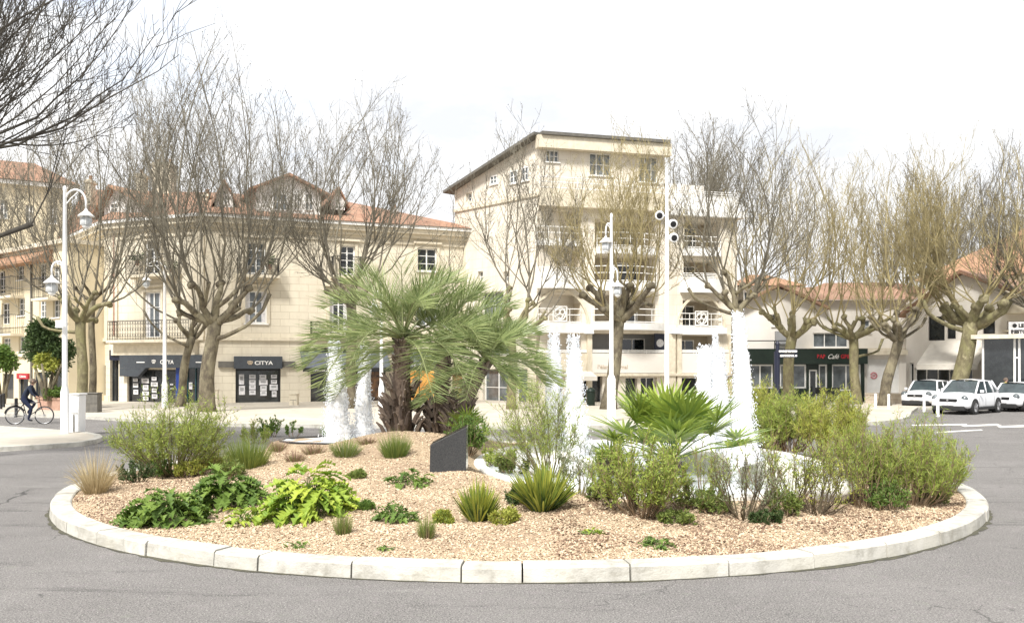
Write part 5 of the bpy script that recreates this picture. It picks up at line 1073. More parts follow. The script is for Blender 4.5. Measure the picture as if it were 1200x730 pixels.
for i, (px, py, w_, h_, m_, nm, lb) in enumerate([(222, 560, 36, 22, 'leaf_yellow', 'low_bush', 'small yellow green bush at the foot of the large airy shrub'), (300, 520, 44, 26, 'leaf_airy', 'low_bush', 'loose airy bush behind the grassy green bush'),
        (528, 536, 30, 14, 'leaf_dark', 'low_bush', 'low dark sprouts right of the black wedge top'), (585, 548, 46, 26, 'leaf_airy', 'low_bush', 'low light bush between wedge and willowy shrub'), (706, 590, 40, 26, 'leaf_grass', 'low_bush', 'low brown green bush left of the dense bush'),
        (838, 600, 46, 30, 'leaf_grass', 'low_bush', 'low sprouting bush at the left foot of the bare twiggy shrub'), (918, 604, 40, 34, 'leaf_grass', 'low_bush', 'low leafy bush between the two bare twiggy shrubs'), (1040, 598, 60, 30, 'leaf_green', 'low_bush', 'low green bush at the foot of the right hand feathery shrubs'),
        (1090, 590, 44, 24, 'leaf_grass', 'low_bush', 'small low bush near the right hand kerb'), (610, 590, 30, 20, 'leaf_strap_dark', 'low_bush', 'small dark shoots between the two strap leaved clumps'), (430, 596, 16, 8, 'leaf_green', 'low_bush', 'tiny sprout between the bright acanthus and the weed patch'), (420, 560, 18, 8, 'leaf_grass', 'low_bush', 'tiny sprout above the bright acanthus on the open chippings'), (590, 612, 36, 16, 'leaf_yellow', 'low_bush', 'low yellow shoots at the right foot of the left strap leaved clump'), (790, 612, 44, 14, 'leaf_grass', 'low_bush', 'flat low shoots in front of the dense bush'), (900, 612, 40, 12, 'leaf_dark', 'low_bush', 'flat dark shoots in front of the bare twiggy shrubs'), (176, 548, 40, 24, 'leaf_airy', 'low_bush', 'loose light bush under the left half of the large airy shrub'), (270, 560, 40, 20, 'leaf_grass', 'low_bush', 'low green bush just behind the middle acanthus'), (520, 612, 22, 12, 'leaf_strap', 'low_bush', 'small yellow shoots left of the strap leaved clump')]):
    shrub(nm, lb, px, py, w_, h_, m_, 'stem', nst=22, ntw=9, nlf=8, lf=.05, lw=.014, seed=120 + i, dome=.4, y0=.3)
# --- feather palms
def feather_palm(label, px, py, topx, topy, Zb, nfr, Lf, seed, r0=.2, bootz=.9, phis=None, dark=0, boot_r=.36, lo=-.2):
    r = np.random.default_rng(seed); Z = Zb; x0, _, _ = ray(px, py, Z); z0 = gz(x0, Z); xt, _, zt = ray(topx, topy, Z); t = thing('feather_palm', label, 'palm tree', (x0, Z, z0), 'feather palms of the central clump')
    b = MB(); n = 8; pts = [(x0 + (xt - x0) * (i / (n - 1)) ** 1.2, Z + .05 * math.sin(i), z0 - .05 + (zt - z0 + .05) * i / (n - 1)) for i in range(n)]
    b.tube(pts, [r0 * (1.35 - .55 * i / (n - 1)) for i in range(n)], 12); b.build('trunk', 'palm_bark', t, smooth=True)
    b = MB()
    for i in range(170):                            # old leaf bases
        f = r.uniform(0, 1) ** 1.0; a = r.uniform(0, 2 * PI); zz = z0 + f * (zt - z0) * .98; xx = x0 + (xt - x0) * f ** 1.2
        fr = boot_r * (1 - .45 * f) if zz - z0 < bootz else r0 * .95
        c = np.array([xx + math.cos(a) * fr * .7, Z + math.sin(a) * fr * .7, zz]); d = unit((math.cos(a) * .5, math.sin(a) * .5, 1.0)); l_ = r.uniform(.14, .30) * (1.0 if zz - z0 < bootz else .6)
        b.tube([c - d * .08, c + d * l_ * .5, c + d * l_ + np.array([math.cos(a) * .06, math.sin(a) * .06, -.0])], [.05, .042, .018], 5)
    b.build('old_leaf_bases', 'boot', t)
    top = np.array([xt, Z, zt]); Rb = MB(); Lb = MB()
    for i in range(nfr):
        a = 2 * PI * i * .382 + r.uniform(-.2, .2); q = i / nfr; el = R(88 - 92 * q ** .95 + r.normal(0, 6)); Ln = Lf * r.uniform(.85, 1.1) * (.62 + .42 * min(1, q * 1.6))
        m = 12; Ln *= .88; p = [top.copy()]; e = el; ca, sa = math.cos(a), math.sin(a) * .9
        for s_ in range(m): e -= R(2.2 + 8.0 * (s_ / m) ** 1.5 + 2.6 * math.cos(el)); e = max(e, R(-46)); p.append(p[-1] + np.array([ca * math.cos(e), sa * math.cos(e), math.sin(e)]) * Ln / m)
        Rb.tube(p, [.030 * (1 - .85 * s_ / m) for s_ in range(m + 1)], 5)
        P_ = np.array(p); T = np.gradient(P_, axis=0); T /= np.linalg.norm(T, axis=1)[:, None]
        K = 60; tt = np.linspace(.24, .99, K) * m; k0 = np.minimum(tt.astype(int), m - 1); ff = (tt - k0)[:, None]; B_ = P_[k0] * (1 - ff) + P_[k0 + 1] * ff; T_ = unitrows(T[k0] * (1 - ff) + T[k0 + 1] * ff)
        S = unitrows(np.cross(T_, np.array([0, 0, 1.]) + 0 * T_)); U_ = unitrows(np.cross(S, T_))
        prof = np.sin(PI * (np.linspace(.12, .97, K))) ** .6
        for sg in (1, -1):
            D = unitrows(T_ * 1.0 + S * sg * .66 + U_ * .55 + r.normal(0, .13, (K, 3))); blades(Lb, B_, D, (.80 * prof * r.uniform(.75, 1.15, K) * (Lf / 2.6) ** .5), .0155, .06, r, 3, shape='lance', roll=unitrows(np.cross(D, S * sg) + r.normal(0, .3, (K, 3))))
    Rb.build('leaf_ribs', 'palm_rib', t); Lb.build('crown', 'palm_leaf', t); return t
def unitrows(v): return v / (np.linalg.norm(v, axis=1)[:, None] + 1e-9)
feather_palm('left and tallest feather palm of the central clump, with a thick shaggy brown trunk', 470, 503, 472, 398, 20.6, 24, 3.2, 1, r0=.19, bootz=1.15, boot_r=.58)
feather_palm('middle feather palm with upright fronds and a slim dark trunk', 514, 505, 522, 404, 20.9, 20, 2.7, 2, r0=.15, bootz=.85, boot_r=.40)
feather_palm('right feather palm of the clump with a lower crown hanging over to the right', 530, 506, 570, 424, 20.4, 20, 1.95, 3, r0=.14, bootz=.7, boot_r=.34)
# --- fan palms
def fan_palm(label, px, py, Z, nf, Lp, Rf, seed, h0=.35, m='fan_leaf', spread=1., p=None, nb=26):
    r = np.random.default_rng(seed); x, _, _ = ray(px, py, Z); z = gz(x, Z); t = thing('fan_palm', label, 'palm', (x, Z, z), None); b = MB()
    b.lathe((x, Z, z - .05), [(.12, 0), (.15, .15), (.12, .3), (.06, .4)], 10); 
    for i in range(40):
        a = r.uniform(0, 2 * PI); q = r.uniform(.05, .35); c = np.array([x + .12 * math.cos(a), Z + .12 * math.sin(a), z + q]); b.tube([c, c + np.array([math.cos(a) * .07, math.sin(a) * .07, .12])], [.02, .006], 4)
    b.build('trunk', 'boot', t); PB = MB(); LB = MB()
    for i in range(nf):
        a = 2 * PI * i * .382 + r.uniform(-.3, .3); q = i / nf; el = R(72 - 60 * q + r.normal(0, 6)); Ln = Lp * r.uniform(.8, 1.15) * (.75 + .35 * q); d = np.array([math.cos(a) * math.cos(el), math.sin(a) * math.cos(el), math.sin(el)])
        p0 = np.array([x, Z, z + h0]); p1 = p0 + d * Ln * .6; p2 = p0 + d * Ln + np.array([0, 0, -.08 * Ln]); PB.tube([p0, p1, p2], [.012, .010, .008], 4)
        d2 = unit(d + np.array([0, 0, -.15])); s = unit(np.cross(d2, (0, 0, 1))); u = np.cross(s, d2); n = nb; th = np.linspace(-R(118), R(118), n)
        D = np.cos(th)[:, None] * d2 + np.sin(th)[:, None] * s + u * (.22 * np.abs(np.sin(th)) + .1)[:, None] + r.normal(0, .03, (n, 3))
        blades(LB, np.repeat(p2[None], n, 0), D, Rf * r.uniform(.85, 1.08, n) * (.8 + .2 * np.cos(th)), .042 * Rf / .6, .10, r, 4, shape='lance', roll=unitrows(np.cross(D, np.repeat(u[None], n, 0)) + r.normal(0, .1, (n, 3))))
    PB.build('leaf_stalks', 'leaf_green', t); LB.build('crown', m, t); return t
fan_palm('large fan palm with stiff bright green leaves in front of the right hand jets', 786, 548, 16.0, 34, 1.15, .78, 4, h0=.35)
fan_palm('small yellow green fan palm right of the feather palm trunks', 548, 512, 20.2, 14, .42, .42, 5, h0=.2, m='fan_leaf', nb=18)
fan_palm('low fan palm sprout left of the large fan palm', 712, 548, 16.6, 7, .35, .45, 6, h0=.1, nb=16)

# ------------------------------------------------------------------ water jets
def jet(label, px, Z, ytop, ybot, w0, w1, seed, lean=0):
    """white foaming column: px/ytop/ybot photo rows; w0, w1 widths (px) near the top and at the base"""
    r = np.random.default_rng(seed); k = Z / F; x0, _, zb = ray(px, ybot, Z); zb = .33 if px > 500 else .48; zt = H - (ytop - CY) * k; t = thing('water_jet', label, 'fountain jet', (x0, Z, zb), 'fountain water jets')
    n, K = 22, 64; V = np.zeros((K, n, 3)); h_ = zt - zb; ph = r.uniform(0, 6, 6)
    for i in range(K):
        f = i / (K - 1); w_ = (w1 + (w0 - w1) * f ** .8) * k / 2 * (min(1, (1 - f) * 9) ** .55 if f > .88 else 1) * (1 if seed in (5, 8) else min(1, .25 + (1 - f) * 2.6)) + .003
        cx = lean * k * f + .02 * math.sin(f * 9 + ph[0]) ; cy = .02 * math.sin(f * 7 + ph[1])
        for j in range(n):
            a = 2 * PI * j / n; q = w_ * .86 * (1 + .13 * math.sin(3 * a + f * 13 + ph[2]) + .08 * math.sin(7 * a - f * 17 + ph[3]) + .05 * math.sin(2 * a + f * 60 + ph[4]) + r.normal(0, .035)); V[i, j] = (x0 + cx + q * math.cos(a), Z + cy + q * math.sin(a), zb + h_ * f + r.normal(0, .006))
    b = MB(); i, j = np.meshgrid(np.arange(K - 1), np.arange(n), indexing='ij'); i, j = i.ravel(), j.ravel(); j2 = (j + 1) % n
    b.addn(V.reshape(-1, 3), np.stack([i * n + j, i * n + j2, (i + 1) * n + j2, (i + 1) * n + j], -1)); b.add([V[-1].mean(0) + np.array([0, 0, .03])] + list(V[-1]), [(0, 1 + j, 1 + (j + 1) % n) for j in range(n)]); b.build('column', 'foam', t, smooth=True)
    m = 3600; f = r.uniform(0, 1, m) ** 1.35; a = r.uniform(0, 2 * PI, m); w_ = (w1 + (w0 - w1) * f ** .8) * k / 2; q = w_ * (.78 + np.abs(r.normal(0, .24, m)) * (1.25 - f * .5)) ; c = np.stack([x0 + lean * k * f + q * np.cos(a), Z + q * np.sin(a), zb + h_ * f * .99 + r.normal(0, .03, m)], -1)
    s = (r.uniform(.004, .015, m))[:, None, None]; o = np.array([(1, 0, 0), (-1, 0, 0), (0, 1, 0), (0, -1, 0), (0, 0, 1.7), (0, 0, -1.7)], float); fc = np.array([(0, 2, 4), (2, 1, 4), (1, 3, 4), (3, 0, 4), (2, 0, 5), (1, 2, 5), (3, 1, 5), (0, 3, 5)])
    b = MB(); b.addn(c[:, None, :] + o[None] * s, (np.arange(m)[:, None, None] * 6 + fc[None]).reshape(-1, 3)); o_ = b.build('spray', 'foam_drops', t); o_['kind'] = 'stuff'
    return t
jet('left and wider of the two water jets left of the feather palms', 397, 22.0, 397, 505, 13, 34, 1, lean=-5)
jet('right and slimmer of the two water jets left of the feather palms', 426, 22.3, 401, 505, 10, 24, 2, lean=1)
jet('slimmer water jet of the middle pair right of the feather palms', 650, 22.0, 389, 510, 12, 27, 3, lean=-1)
jet('wider water jet of the middle pair right of the feather palms', 674, 20.4, 391, 520, 13, 34, 4, lean=-2)
jet('short broad water jet, leftmost of the right hand group', 828, 19.4, 404, 510, 15, 26, 5, lean=-2)
jet('thin water jet with a narrow tip in the middle of the right hand group', 842, 21.6, 387, 510, 5, 26, 6, lean=-4)
jet('short water jet between the broad one and the tallest one', 848, 20.6, 408, 510, 9, 24, 7, lean=-4)
jet('tallest water jet at the right, leaning slightly to the left', 874, 19.2, 364, 520, 13, 32, 8, lean=-9)
# black polished stone wedge
p = gp(525, 553); k = mpp_(p); zb = p[2] - .1
tb = MB(); xa, xb = p[0] - 22 * k, p[0] + 21 * k; Zf = p[1]
zl_, zr_ = H - (521 - CY) * k, H - (500 - CY) * k
tb.hexa([(xa, Zf + .05, zb), (xb, Zf, zb), (xb, Zf + .75, zb), (xa, Zf + .8, zb), (xa, Zf + .17, zl_ - .02), (xb, Zf + .22, zr_ - .02), (xb, Zf + .75, zr_ - .0), (xa, Zf + .8, zl_ - .01)])
setp(tb.build('stone_wedge', 'granite', bevel=.008), 'black polished stone wedge with slanting top in the gravel', 'stone block')
sb = MB(); p = gp(222, 546); k = mpp_(p); sb.box(p[0] - 14 * k, p[0] + 12 * k, p[1] + .1, p[1] + .55, p[2] - .1, p[2] + .14); setp(sb.build('drain_cover', 'cabinet', bevel=.02), 'low brown box half hidden under the large airy shrub', 'box')

# ------------------------------------------------------------------ street furniture
def lantern(par, c, s=1., nm='lantern', drop=0):
    """conical shade over a clear bell, hanging at c"""
    b = MB(); b.lathe(c, [(.02 * s, .30 * s), (.05 * s, .26 * s), (.07 * s, .20 * s), (.12 * s, .16 * s), (.30 * s, .0), (.31 * s, -.03 * s), (.27 * s, -.03 * s), (.10 * s, .08 * s)], 16); o = b.build(nm, 'white_paint', par, smooth=True)
    b = MB(); b.lathe(c, [(.12 * s, -.02 * s), (.19 * s, -.10 * s), (.19 * s, -.34 * s), (.12 * s, -.44 * s), (.03 * s, -.47 * s)], 14); b.build('lantern_glass', 'lamp_glass', o, smooth=True)
    b = MB()
    for i in range(4): a = i * PI / 2 + .4; b.tube([np.array(c) + (math.cos(a) * .2 * s, math.sin(a) * .2 * s, z * s) for z in (-.03, -.2, -.36)], .014 * s, 4)
    b.lathe(np.array(c) + (0, 0, -.48 * s), [(.13 * s, .08 * s), (.14 * s, .04 * s), (.03 * s, -.05 * s)], 12); b.build('lantern_cage', 'white_paint', o)
def lamp_post(label, px, Z, ytop, heads, basey=None, r=.075, hb=1.5, rb=.13):
    """heads: (dx m, pixel row of the lantern, arch radius)"""
    k = Z / F; x = (px - CX) * k; zt = H - (ytop - CY) * k; t = thing('street_lamp', label, 'street lamp', (x, Z, 0), 'white street lamps'); b = MB()
    b.lathe((x, Z, 0), [(rb * 1.25, 0), (rb * 1.2, .08), (rb, .12), (rb, hb), (rb * .75, hb + .12), (r, hb + .2), (r * .9, zt * .6), (r * .62, zt - .15), (r * .8, zt - .12), (r * .3, zt)], 16); b.build('post', 'white_paint', t, smooth=True)
    for dx, yl, ra in heads:
        zl = H - (yl - CY) * k + .3; b = MB(); sg = 1 if dx > 0 else -1
        p = [(x, Z, zl - .4), (x + sg * .02, Z, zl + .2)] + [(x + dx / 2 - dx / 2 * math.cos(a), Z, zl + .2 + ra * math.sin(a)) for a in np.linspace(.1, PI - .05, 12)] + [(x + dx, Z, zl)]
        b.tube(p, .032, 7); b.tube([(x, Z, zl + .1), (x + dx * .3, Z, zl + .35), (x + dx * .62, Z, zl + .2 + ra * .8)], .018, 5)
        arm = b.build('arm', 'white_paint', t, smooth=True); lantern(t, np.array((x + dx, Z, zl - .22)), .82)
    return t
lamp_post('tall white street lamp beside the white utility box at the left', 76, 29.6, 218, [(.68, 256, .42), (-.42, 334, .25)], r=.085, hb=1.45, rb=.13)
lamp_post('white street lamp with hooked arm in front of the blue office door', 193, 47.5, 311, [(-.95, 330, .55)], r=.10, hb=1.3, rb=.15)
lamp_post('white street lamp with two lanterns before the stout leaning plane tree', 716.5, 36, 250, [(-.22, 286, .30), (.24, 338, .30)], r=.085, hb=1.75, rb=.17)
lamp_post('white street lamp half hidden behind the feather palms', 447, 41, 350, [(-.35, 362, .28)], r=.08, hb=1.3, rb=.13)
def ubox(label, name, px0, px1, yt, Z, m, cat, top=1.0, dep=.5, bev=.015):
    k = Z / F; x0, x1 = (px0 - CX) * k, (px1 - CX) * k; zt = H - (yt - CY) * k; t = thing(name, label, cat, ((x0 + x1) / 2, Z, 0)); b = MB(); c = (x0 + x1) / 2; h2 = (x1 - x0) / 2
    b.hexa([(c - h2, Z, 0), (c + h2, Z, 0), (c + h2, Z + dep, 0), (c - h2, Z + dep, 0), (c - h2 * top, Z - .03 * (top > 1), zt - .06), (c + h2 * top, Z, zt - .06), (c + h2 * top, Z + dep, zt - .06), (c - h2 * top, Z + dep, zt - .06)]); o = b.build('body', m, t, bevel=bev)
    b = MB(); b.box(c - h2 * top - .03, c + h2 * top + .03, Z - .04, Z + dep + .03, zt - .055, zt); b.build('lid', m, t, bevel=bev)
    b = MB(); b.box(c - h2 + .03, c + h2 - .03, Z - .012, Z - .002, zt * .52, zt * .52 + .02); b.box(c - .01, c + .01, Z - .034 * (top > 1) - .012, Z - .002, .1, zt * .5); b.build('door_gap', 'cabinet', o); return t
ubox('white utility box tapering downwards beside the tall left street lamp', 'utility_box', 81.5, 92, 461, 30.2, 'white_paint', 'utility box', top=1.15)
ubox('dark grey electrical cabinet at the foot of the two left plane trees', 'electrical_cabinet', 94, 114, 460, 42.6, 'cabinet', 'cabinet')
ubox('beige litter box on the pavement right of the second office front', 'litter_box', 339, 348, 461, 50.5, 'cream_trim', 'litter box')
ubox('small pale board box on the pavement between the thick plane tree and the office window', 'board_box', 247.5, 255, 456, 50.5, 'cream_trim', 'box', dep=.2)
# small white sign on the left lamp, a plate of its own
k = 29.3 / F; b = MB(); b.box((64 - CX) * k, (73 - CX) * k, 29.35, 29.38, H - (384 - CY) * k, H - (375 - CY) * k); b.box((72 - CX) * k, (75 - CX) * k, 29.36, 29.4, H - (380 - CY) * k, H - (379 - CY) * k); setp(b.build('street_sign', 'white_paint'), 'small square white sign plate fixed to the tall left street lamp', 'sign')
# floodlight mast
Z = 38.; k = Z / F; x = (781.5 - CX) * k; t = thing('floodlight_mast', 'tall thin white mast with three round spotlights', 'floodlight mast', (x, Z, 0)); b = MB()
zt = H - (198 - CY) * k; b.lathe((x, Z, 0), [(.16, 0), (.15, .1), (.11, .2), (.10, 1.6), (.085, zt * .6), (.05, zt)], 14); b.build('mast', 'white_paint', t, smooth=True)
for dx, yy in ((-9, 253), (6, 263), (7, 279)):
    c = np.array(((781.5 + dx - CX) * k, Z - .12, H - (yy - CY) * k)); ax = unit((0.02 * dx, -1, -.25)); b = MB(); b.lathe(c, [(.10, -.22), (.17, -.12), (.19, .0), (.19, .12), (.15, .12)], 18, ax=ax); b.tube([(x, Z, c[2]), tuple(c + (0, .1, 0))], .03, 5); o = b.build('spotlight', 'white_paint', t, smooth=True)
    b = MB(); b.lathe(c + ax * .085, [(.125, 0), (.125, .045), (.07, .055)], 16, ax=ax); b.build('lens', 'black', o)
# navy finger post
Z = 46.; k = Z / F; x = (911 - CX) * k; t = thing('finger_post', 'dark navy sign post with two white lettered finger boards before the cafe', 'sign post', (x, Z, 0)); b = MB(); b.lathe((x, Z, 0), [(.14, 0), (.13, .9), (.10, 1.0), (.10, H - (404 - CY) * k), (.13, H - (403 - CY) * k), (.02, H - (399 - CY) * k)], 12)
b.box(x - .16, x + .11, Z - .05, Z + .05, H - (462 - CY) * k, H - (412 - CY) * k); b.build('post', 'navy', t)
FP = Fac((905, 45.9), (945, 45.9))
for yy, tx in ((411.5, 'OFFICE DE TOURISME'), (416.8, 'CENTRE THERMAL')):
    r = R_(FP, 913, 934.5, yy - 2.3, yy + 2.3); b = MB(); b.fbox(FP, r[0], r[1], r[2], r[3], -.03, 0); o = b.build('finger_board', 'navy', t); text(tx, FP, 922.5, yy, 2.0, 'white', o, d=.012, sx=.72, bold=.01)
    b = MB(); u, z = FP.UZ(933, yy, .01); b.lathe(FP.P(u, z, .004), [(.05, 0), (.05, .012)], 10, ax=(0, -1, 0)); b.build('arrow_disc', 'white', o)
# green bin
Z = 50.; k = Z / F; x = (692.5 - CX) * k; t = thing('litter_bin', 'dark green domed litter bin beside the middle lamp post', 'litter bin', (x, Z, 0)); b = MB(); b.lathe((x, Z, .05), [(.20, 0), (.22, .05), (.24, .75), (.24, .78)], 16); b.build('body', 'green_shop', t, smooth=True)
b = MB(); b.lathe((x, Z, .84), [(.26, 0), (.26, .06), (.22, .16), (.12, .24), (.02, .27)], 16); b.build('lid', 'green_shop', t, smooth=True)
# bollards
def bollard(px, Z, h_, r_, m, label, grp): 
    x = (px - CX) * Z / F; b = MB(); b.lathe((x, Z, 0), [(r_ * 1.2, 0), (r_ * 1.2, .05), (r_, .07), (r_, h_ - .08), (r_ * 1.1, h_ - .06), (r_ * .9, h_ - .01), (r_ * .2, h_)], 12); setp(b.build('bollard', m, smooth=True), label, 'bollard', grp)
for px, Z, lb in ((1099, 41.0, 'white bollard right in front of the white parked car'), (1083, 45.2, 'white bollard left of the one before the white car'), (1041.5, 46.5, 'white bollard at the right foot of the leaning plane tree'), (1026, 47.5, 'white bollard in front of the garage shutter')): bollard(px, Z, .85, .065, 'white_paint', lb, 'white bollards')
for px, Z, lb in ((1, 46, 'black bollard cut by the left edge of the picture'), (4.3, 48, 'black bollard second from the left edge'), (19, 41, 'black bollard just behind the rear wheel of the bicycle')): bollard(px, Z, .85, .07, 'black', lb, 'black bollards')
# brick planter with evergreen
pl = Fac((44, 45.5), (73, 44.5)); b = MB(); b.fbox(pl, 0, pl.len, 0, .62, -1.6, 0); b.fbox(pl, -.04, pl.len + .04, .62, .72, -1.64, .04); setp(b.build('planter', 'brick_planter'), 'long reddish stone planter at the left with an evergreen tree in it', 'planter')
def evergreen(label, px, Z, ybase, ytrunk, ytop, wpx, ml, seed, n=9000, m2=None, grp='evergreen street trees', zb=0, name='evergreen_tree', lf=.20):
    r = np.random.default_rng(seed); k = Z / F; x = (px - CX) * k; t = thing(name, label, 'tree', (x, Z, zb), grp); b = MB(); z0, z1, z2 = zb, H - (ytrunk - CY) * k, H - (ytop - CY) * k
    for i in range(4): a = i * 1.6; b.tube([(x + .1 * math.cos(a), Z + .1 * math.sin(a), z0 - .02), (x + .25 * math.cos(a), Z + .25 * math.sin(a), (z0 + z1) / 2), (x + .7 * math.cos(a), Z + .7 * math.sin(a), z1 + .3 * (z2 - z1))], [.11, .08, .05], 7)
    b.build('trunk', 'bark', t, smooth=True); b = MB(); w_ = wpx * k / 2; cl = [(r.uniform(-.7, .7) * w_, r.uniform(-.6, .6) * w_, z1 + (z2 - z1) * r.uniform(.08, .86)) for _ in range(26)]
    P_, D_ = [], []
    for i in range(n):
        c = cl[r.integers(26)]; d = unit(vrand(r)); f = (z2 - c[2]) / (z2 - z1); rr_ = w_ * (.22 + .26 * min(1, f * 1.6)) * r.uniform(.45, 1.05); q = np.array([x + c[0] * min(1, .35 + f), Z + c[1], c[2]]) + d * rr_ * np.array([1, 1, .75]); P_.append(q); D_.append(d + vrand(r, .5) + np.array([0, 0, -.25]))
    leaves(b, np.array(P_), np.array(D_), lf, lf * .42, r); b.build('crown', ml, t); return t
evergreen('dark evergreen tree growing in the long stone planter', 56, 45.6, 475, 446, 368, 56, 'leaf_dark', 1, zb=.6)
evergreen('low yellow green bush in front of the dark evergreen tree', 56, 44.9, 440, 432, 413, 26, 'leaf_yellow', 2, n=1500, zb=.6, name='evergreen_bush')
evergreen('clipped dark green street tree at the left picture edge', 2, 52, 470, 432, 404, 34, 'leaf_green', 3, n=4000)
shrub('planter_plant', 'small green plants in the front of the stone planter', 0, 0, 26, 12, 'leaf_green', nst=24, ntw=7, nlf=8, lf=.12, lw=.06, seed=80, p=np.array([(62 - CX) * 44.9 / F, 44.9, .7]), cat='plant')

# ------------------------------------------------------------------ cars
def car(name, label, px, Z, head, Lc, Wc, Hc, kind='suv', seed=0, dark_trim=True):
    """head: heading angle of the nose in the ground plane, 0 = towards the camera (-Y), positive turns towards +X"""
    x = (px - CX) * Z / F; a = R(head); fwd = np.array([math.sin(a), -math.cos(a)]); lf_ = np.array([math.cos(a), math.sin(a)]); t = thing(name, label, 'car', (x, Z, 0), 'white cars parked at the right')
    def G(f, l, z): q = np.array([x, Z]) + fwd * f + lf_ * l; return (q[0], q[1], z)
    h = Lc / 2; w_ = Wc / 2; bl = Hc * .60
    # stations nose->tail : f, z_low, z_belt(hood/boot), half width
    st = [(h, .42, .62, w_ * .72), (h - .06, .30, .74, w_ * .84), (h - .22, .24, .86 if kind == 'suv' else .80, w_ * .94), (h - .55, .22, .95 if kind == 'suv' else .86, w_ * .99), (h - 1.05, .22, bl + .04, w_), (h * .1, .22, bl + .02, w_), (-h * .5, .22, bl + .05, w_), (-h + .5, .22, bl + .08, w_ * .99), (-h + .12, .26, bl + .03, w_ * .92), (-h, .38, bl - .12, w_ * .82)]
    b = MB(); ring = []
    for f, zl, zb, ww in st: ring.append([G(f, -ww * .90, zl), G(f, -ww, zl + .12), G(f, -ww, zl + (zb - zl) * .72), G(f, -ww * .93, zb - .01), G(f, -ww * .45, zb + .03), G(f, 0, zb + .045), G(f, ww * .45, zb + .03), G(f, ww * .93, zb - .01), G(f, ww, zl + (zb - zl) * .72), G(f, ww, zl + .12), G(f, ww * .90, zl)])
    K = len(st); V = np.array(ring).reshape(-1, 3); m = 11; F_ = []
    for i in range(K - 1):
        for j in range(m): F_.append((i * m + j, i * m + (j + 1) % m, (i + 1) * m + (j + 1) % m, (i + 1) * m + j))
    F_ += [tuple(range(m))[::-1], tuple(range((K - 1) * m, K * m))]; b.add(V, F_); body = b.build('body', 'car_paint', t, smooth=True); sm = body.modifiers.new('smooth', 'SUBSURF'); sm.levels = sm.render_levels = 2
    # greenhouse
    fw_, rw = (h - 1.15, -h + .55) ; tf, tr_ = (h - 1.95, -h + .95) if kind == 'suv' else (h - 1.55, -h + .5); wb, wt = w_ * .88, w_ * .70; zb_ = bl + .0; zt_ = Hc
    C8 = [G(fw_, -wb, zb_), G(fw_, wb, zb_), G(rw, wb, zb_ + .04), G(rw, -wb, zb_ + .04), G(tf, -wt, zt_ - .05), G(tf, wt, zt_ - .05), G(tr_, wt, zt_ - .07), G(tr_, -wt, zt_ - .07)]
    b = MB(); b.hexa(C8); o = b.build('windows', 'car_glass', t, bevel=.03)
    P3 = lambda q: np.array(q)
    b = MB(); c8 = [P3(q) for q in C8]; 
    def pill(p, q, r_=.035): b.tube([p, p + (q - p) * .5 + np.array([0, 0, .015]), q], r_, 6)
    for i in range(4): pill(c8[i], c8[4 + i], .045 if i < 2 else .07)
    for s0, s1, u0, u1 in ((0, 3, 4, 7), (1, 2, 5, 6)):
        pill(c8[s0] * .52 + c8[s1] * .48, c8[u0] * .60 + c8[u1] * .40, .03); pill(c8[s0] * .2 + c8[s1] * .8, c8[u0] * .2 + c8[u1] * .8, .05); pill(c8[u0], c8[u1], .035)
    n = 8; rv = []
    for i in range(n + 1):
        f = i / n; cc = [c8[4] * (1 - f) + c8[7] * f, c8[5] * (1 - f) + c8[6] * f]; up = .075 * math.sin(PI * min(1, .12 + f * .8)) ; mid = (cc[0] + cc[1]) / 2 + np.array([0, 0, up + .02]); rv += [cc[0] * 1.0, cc[0] * .5 + mid * .5 + np.array([0, 0, .018]), mid, cc[1] * .5 + mid * .5 + np.array([0, 0, .018]), cc[1] * 1.0]
    b.add(np.array(rv) + np.array([0, 0, .012]), [(i * 5 + j, i * 5 + j + 1, i * 5 + j + 6, i * 5 + j + 5) for i in range(n) for j in range(4)]); b.build('roof', 'car_paint', t, smooth=True)
    def B(f0, f1, l0, l1, z0, z1, nm, m_, bev=.01, par=None): b = MB(); b.hexa([G(f0, l0, z0), G(f1, l0, z0), G(f1, l1, z0), G(f0, l1, z0), G(f0, l0, z1), G(f1, l0, z1), G(f1, l1, z1), G(f0, l1, z1)]); return b.build(nm, m_, par or t, bevel=bev)
    B(h - .5, h + .015, -w_ * .80, w_ * .80, .18, .40, 'bumper', 'rubber', .04)
    g = B(h - .2, h + .03, -w_ * .46, w_ * .46, .60, .74, 'grille', 'black', .03); b = MB(); b.lathe(G(h + .03, 0, .67), [(.05, 0), (.05, .02)], 10, ax=(*fwd, 0)); b.build('emblem', 'steel', g)
    B(h - .1, h + .035, -.26, .26, .43, .54, 'number_plate', 'paper', .005)
    for s_ in (-1, 1):
        b = MB(); c = G(h - .22, s_ * w_ * .73, .74); b.lathe(c, [(.17, -.12), (.16, .05), (.10, .12), (.02, .14)], 12, ax=unit((fwd[0] + lf_[0] * s_ * .35, fwd[1] + lf_[1] * s_ * .35, .12))); b.build('headlight', 'glass_light', t, smooth=True)
        B(h - 1.45, h - 1.3, s_ * (w_ + .02), s_ * (w_ + .17), bl + .05, bl + .18, 'mirror', 'car_paint', .03)
        B(-h * .62, h * .55, s_ * (w_ * .97), s_ * (w_ + .012), .2, .34, 'sill', 'rubber', .02)
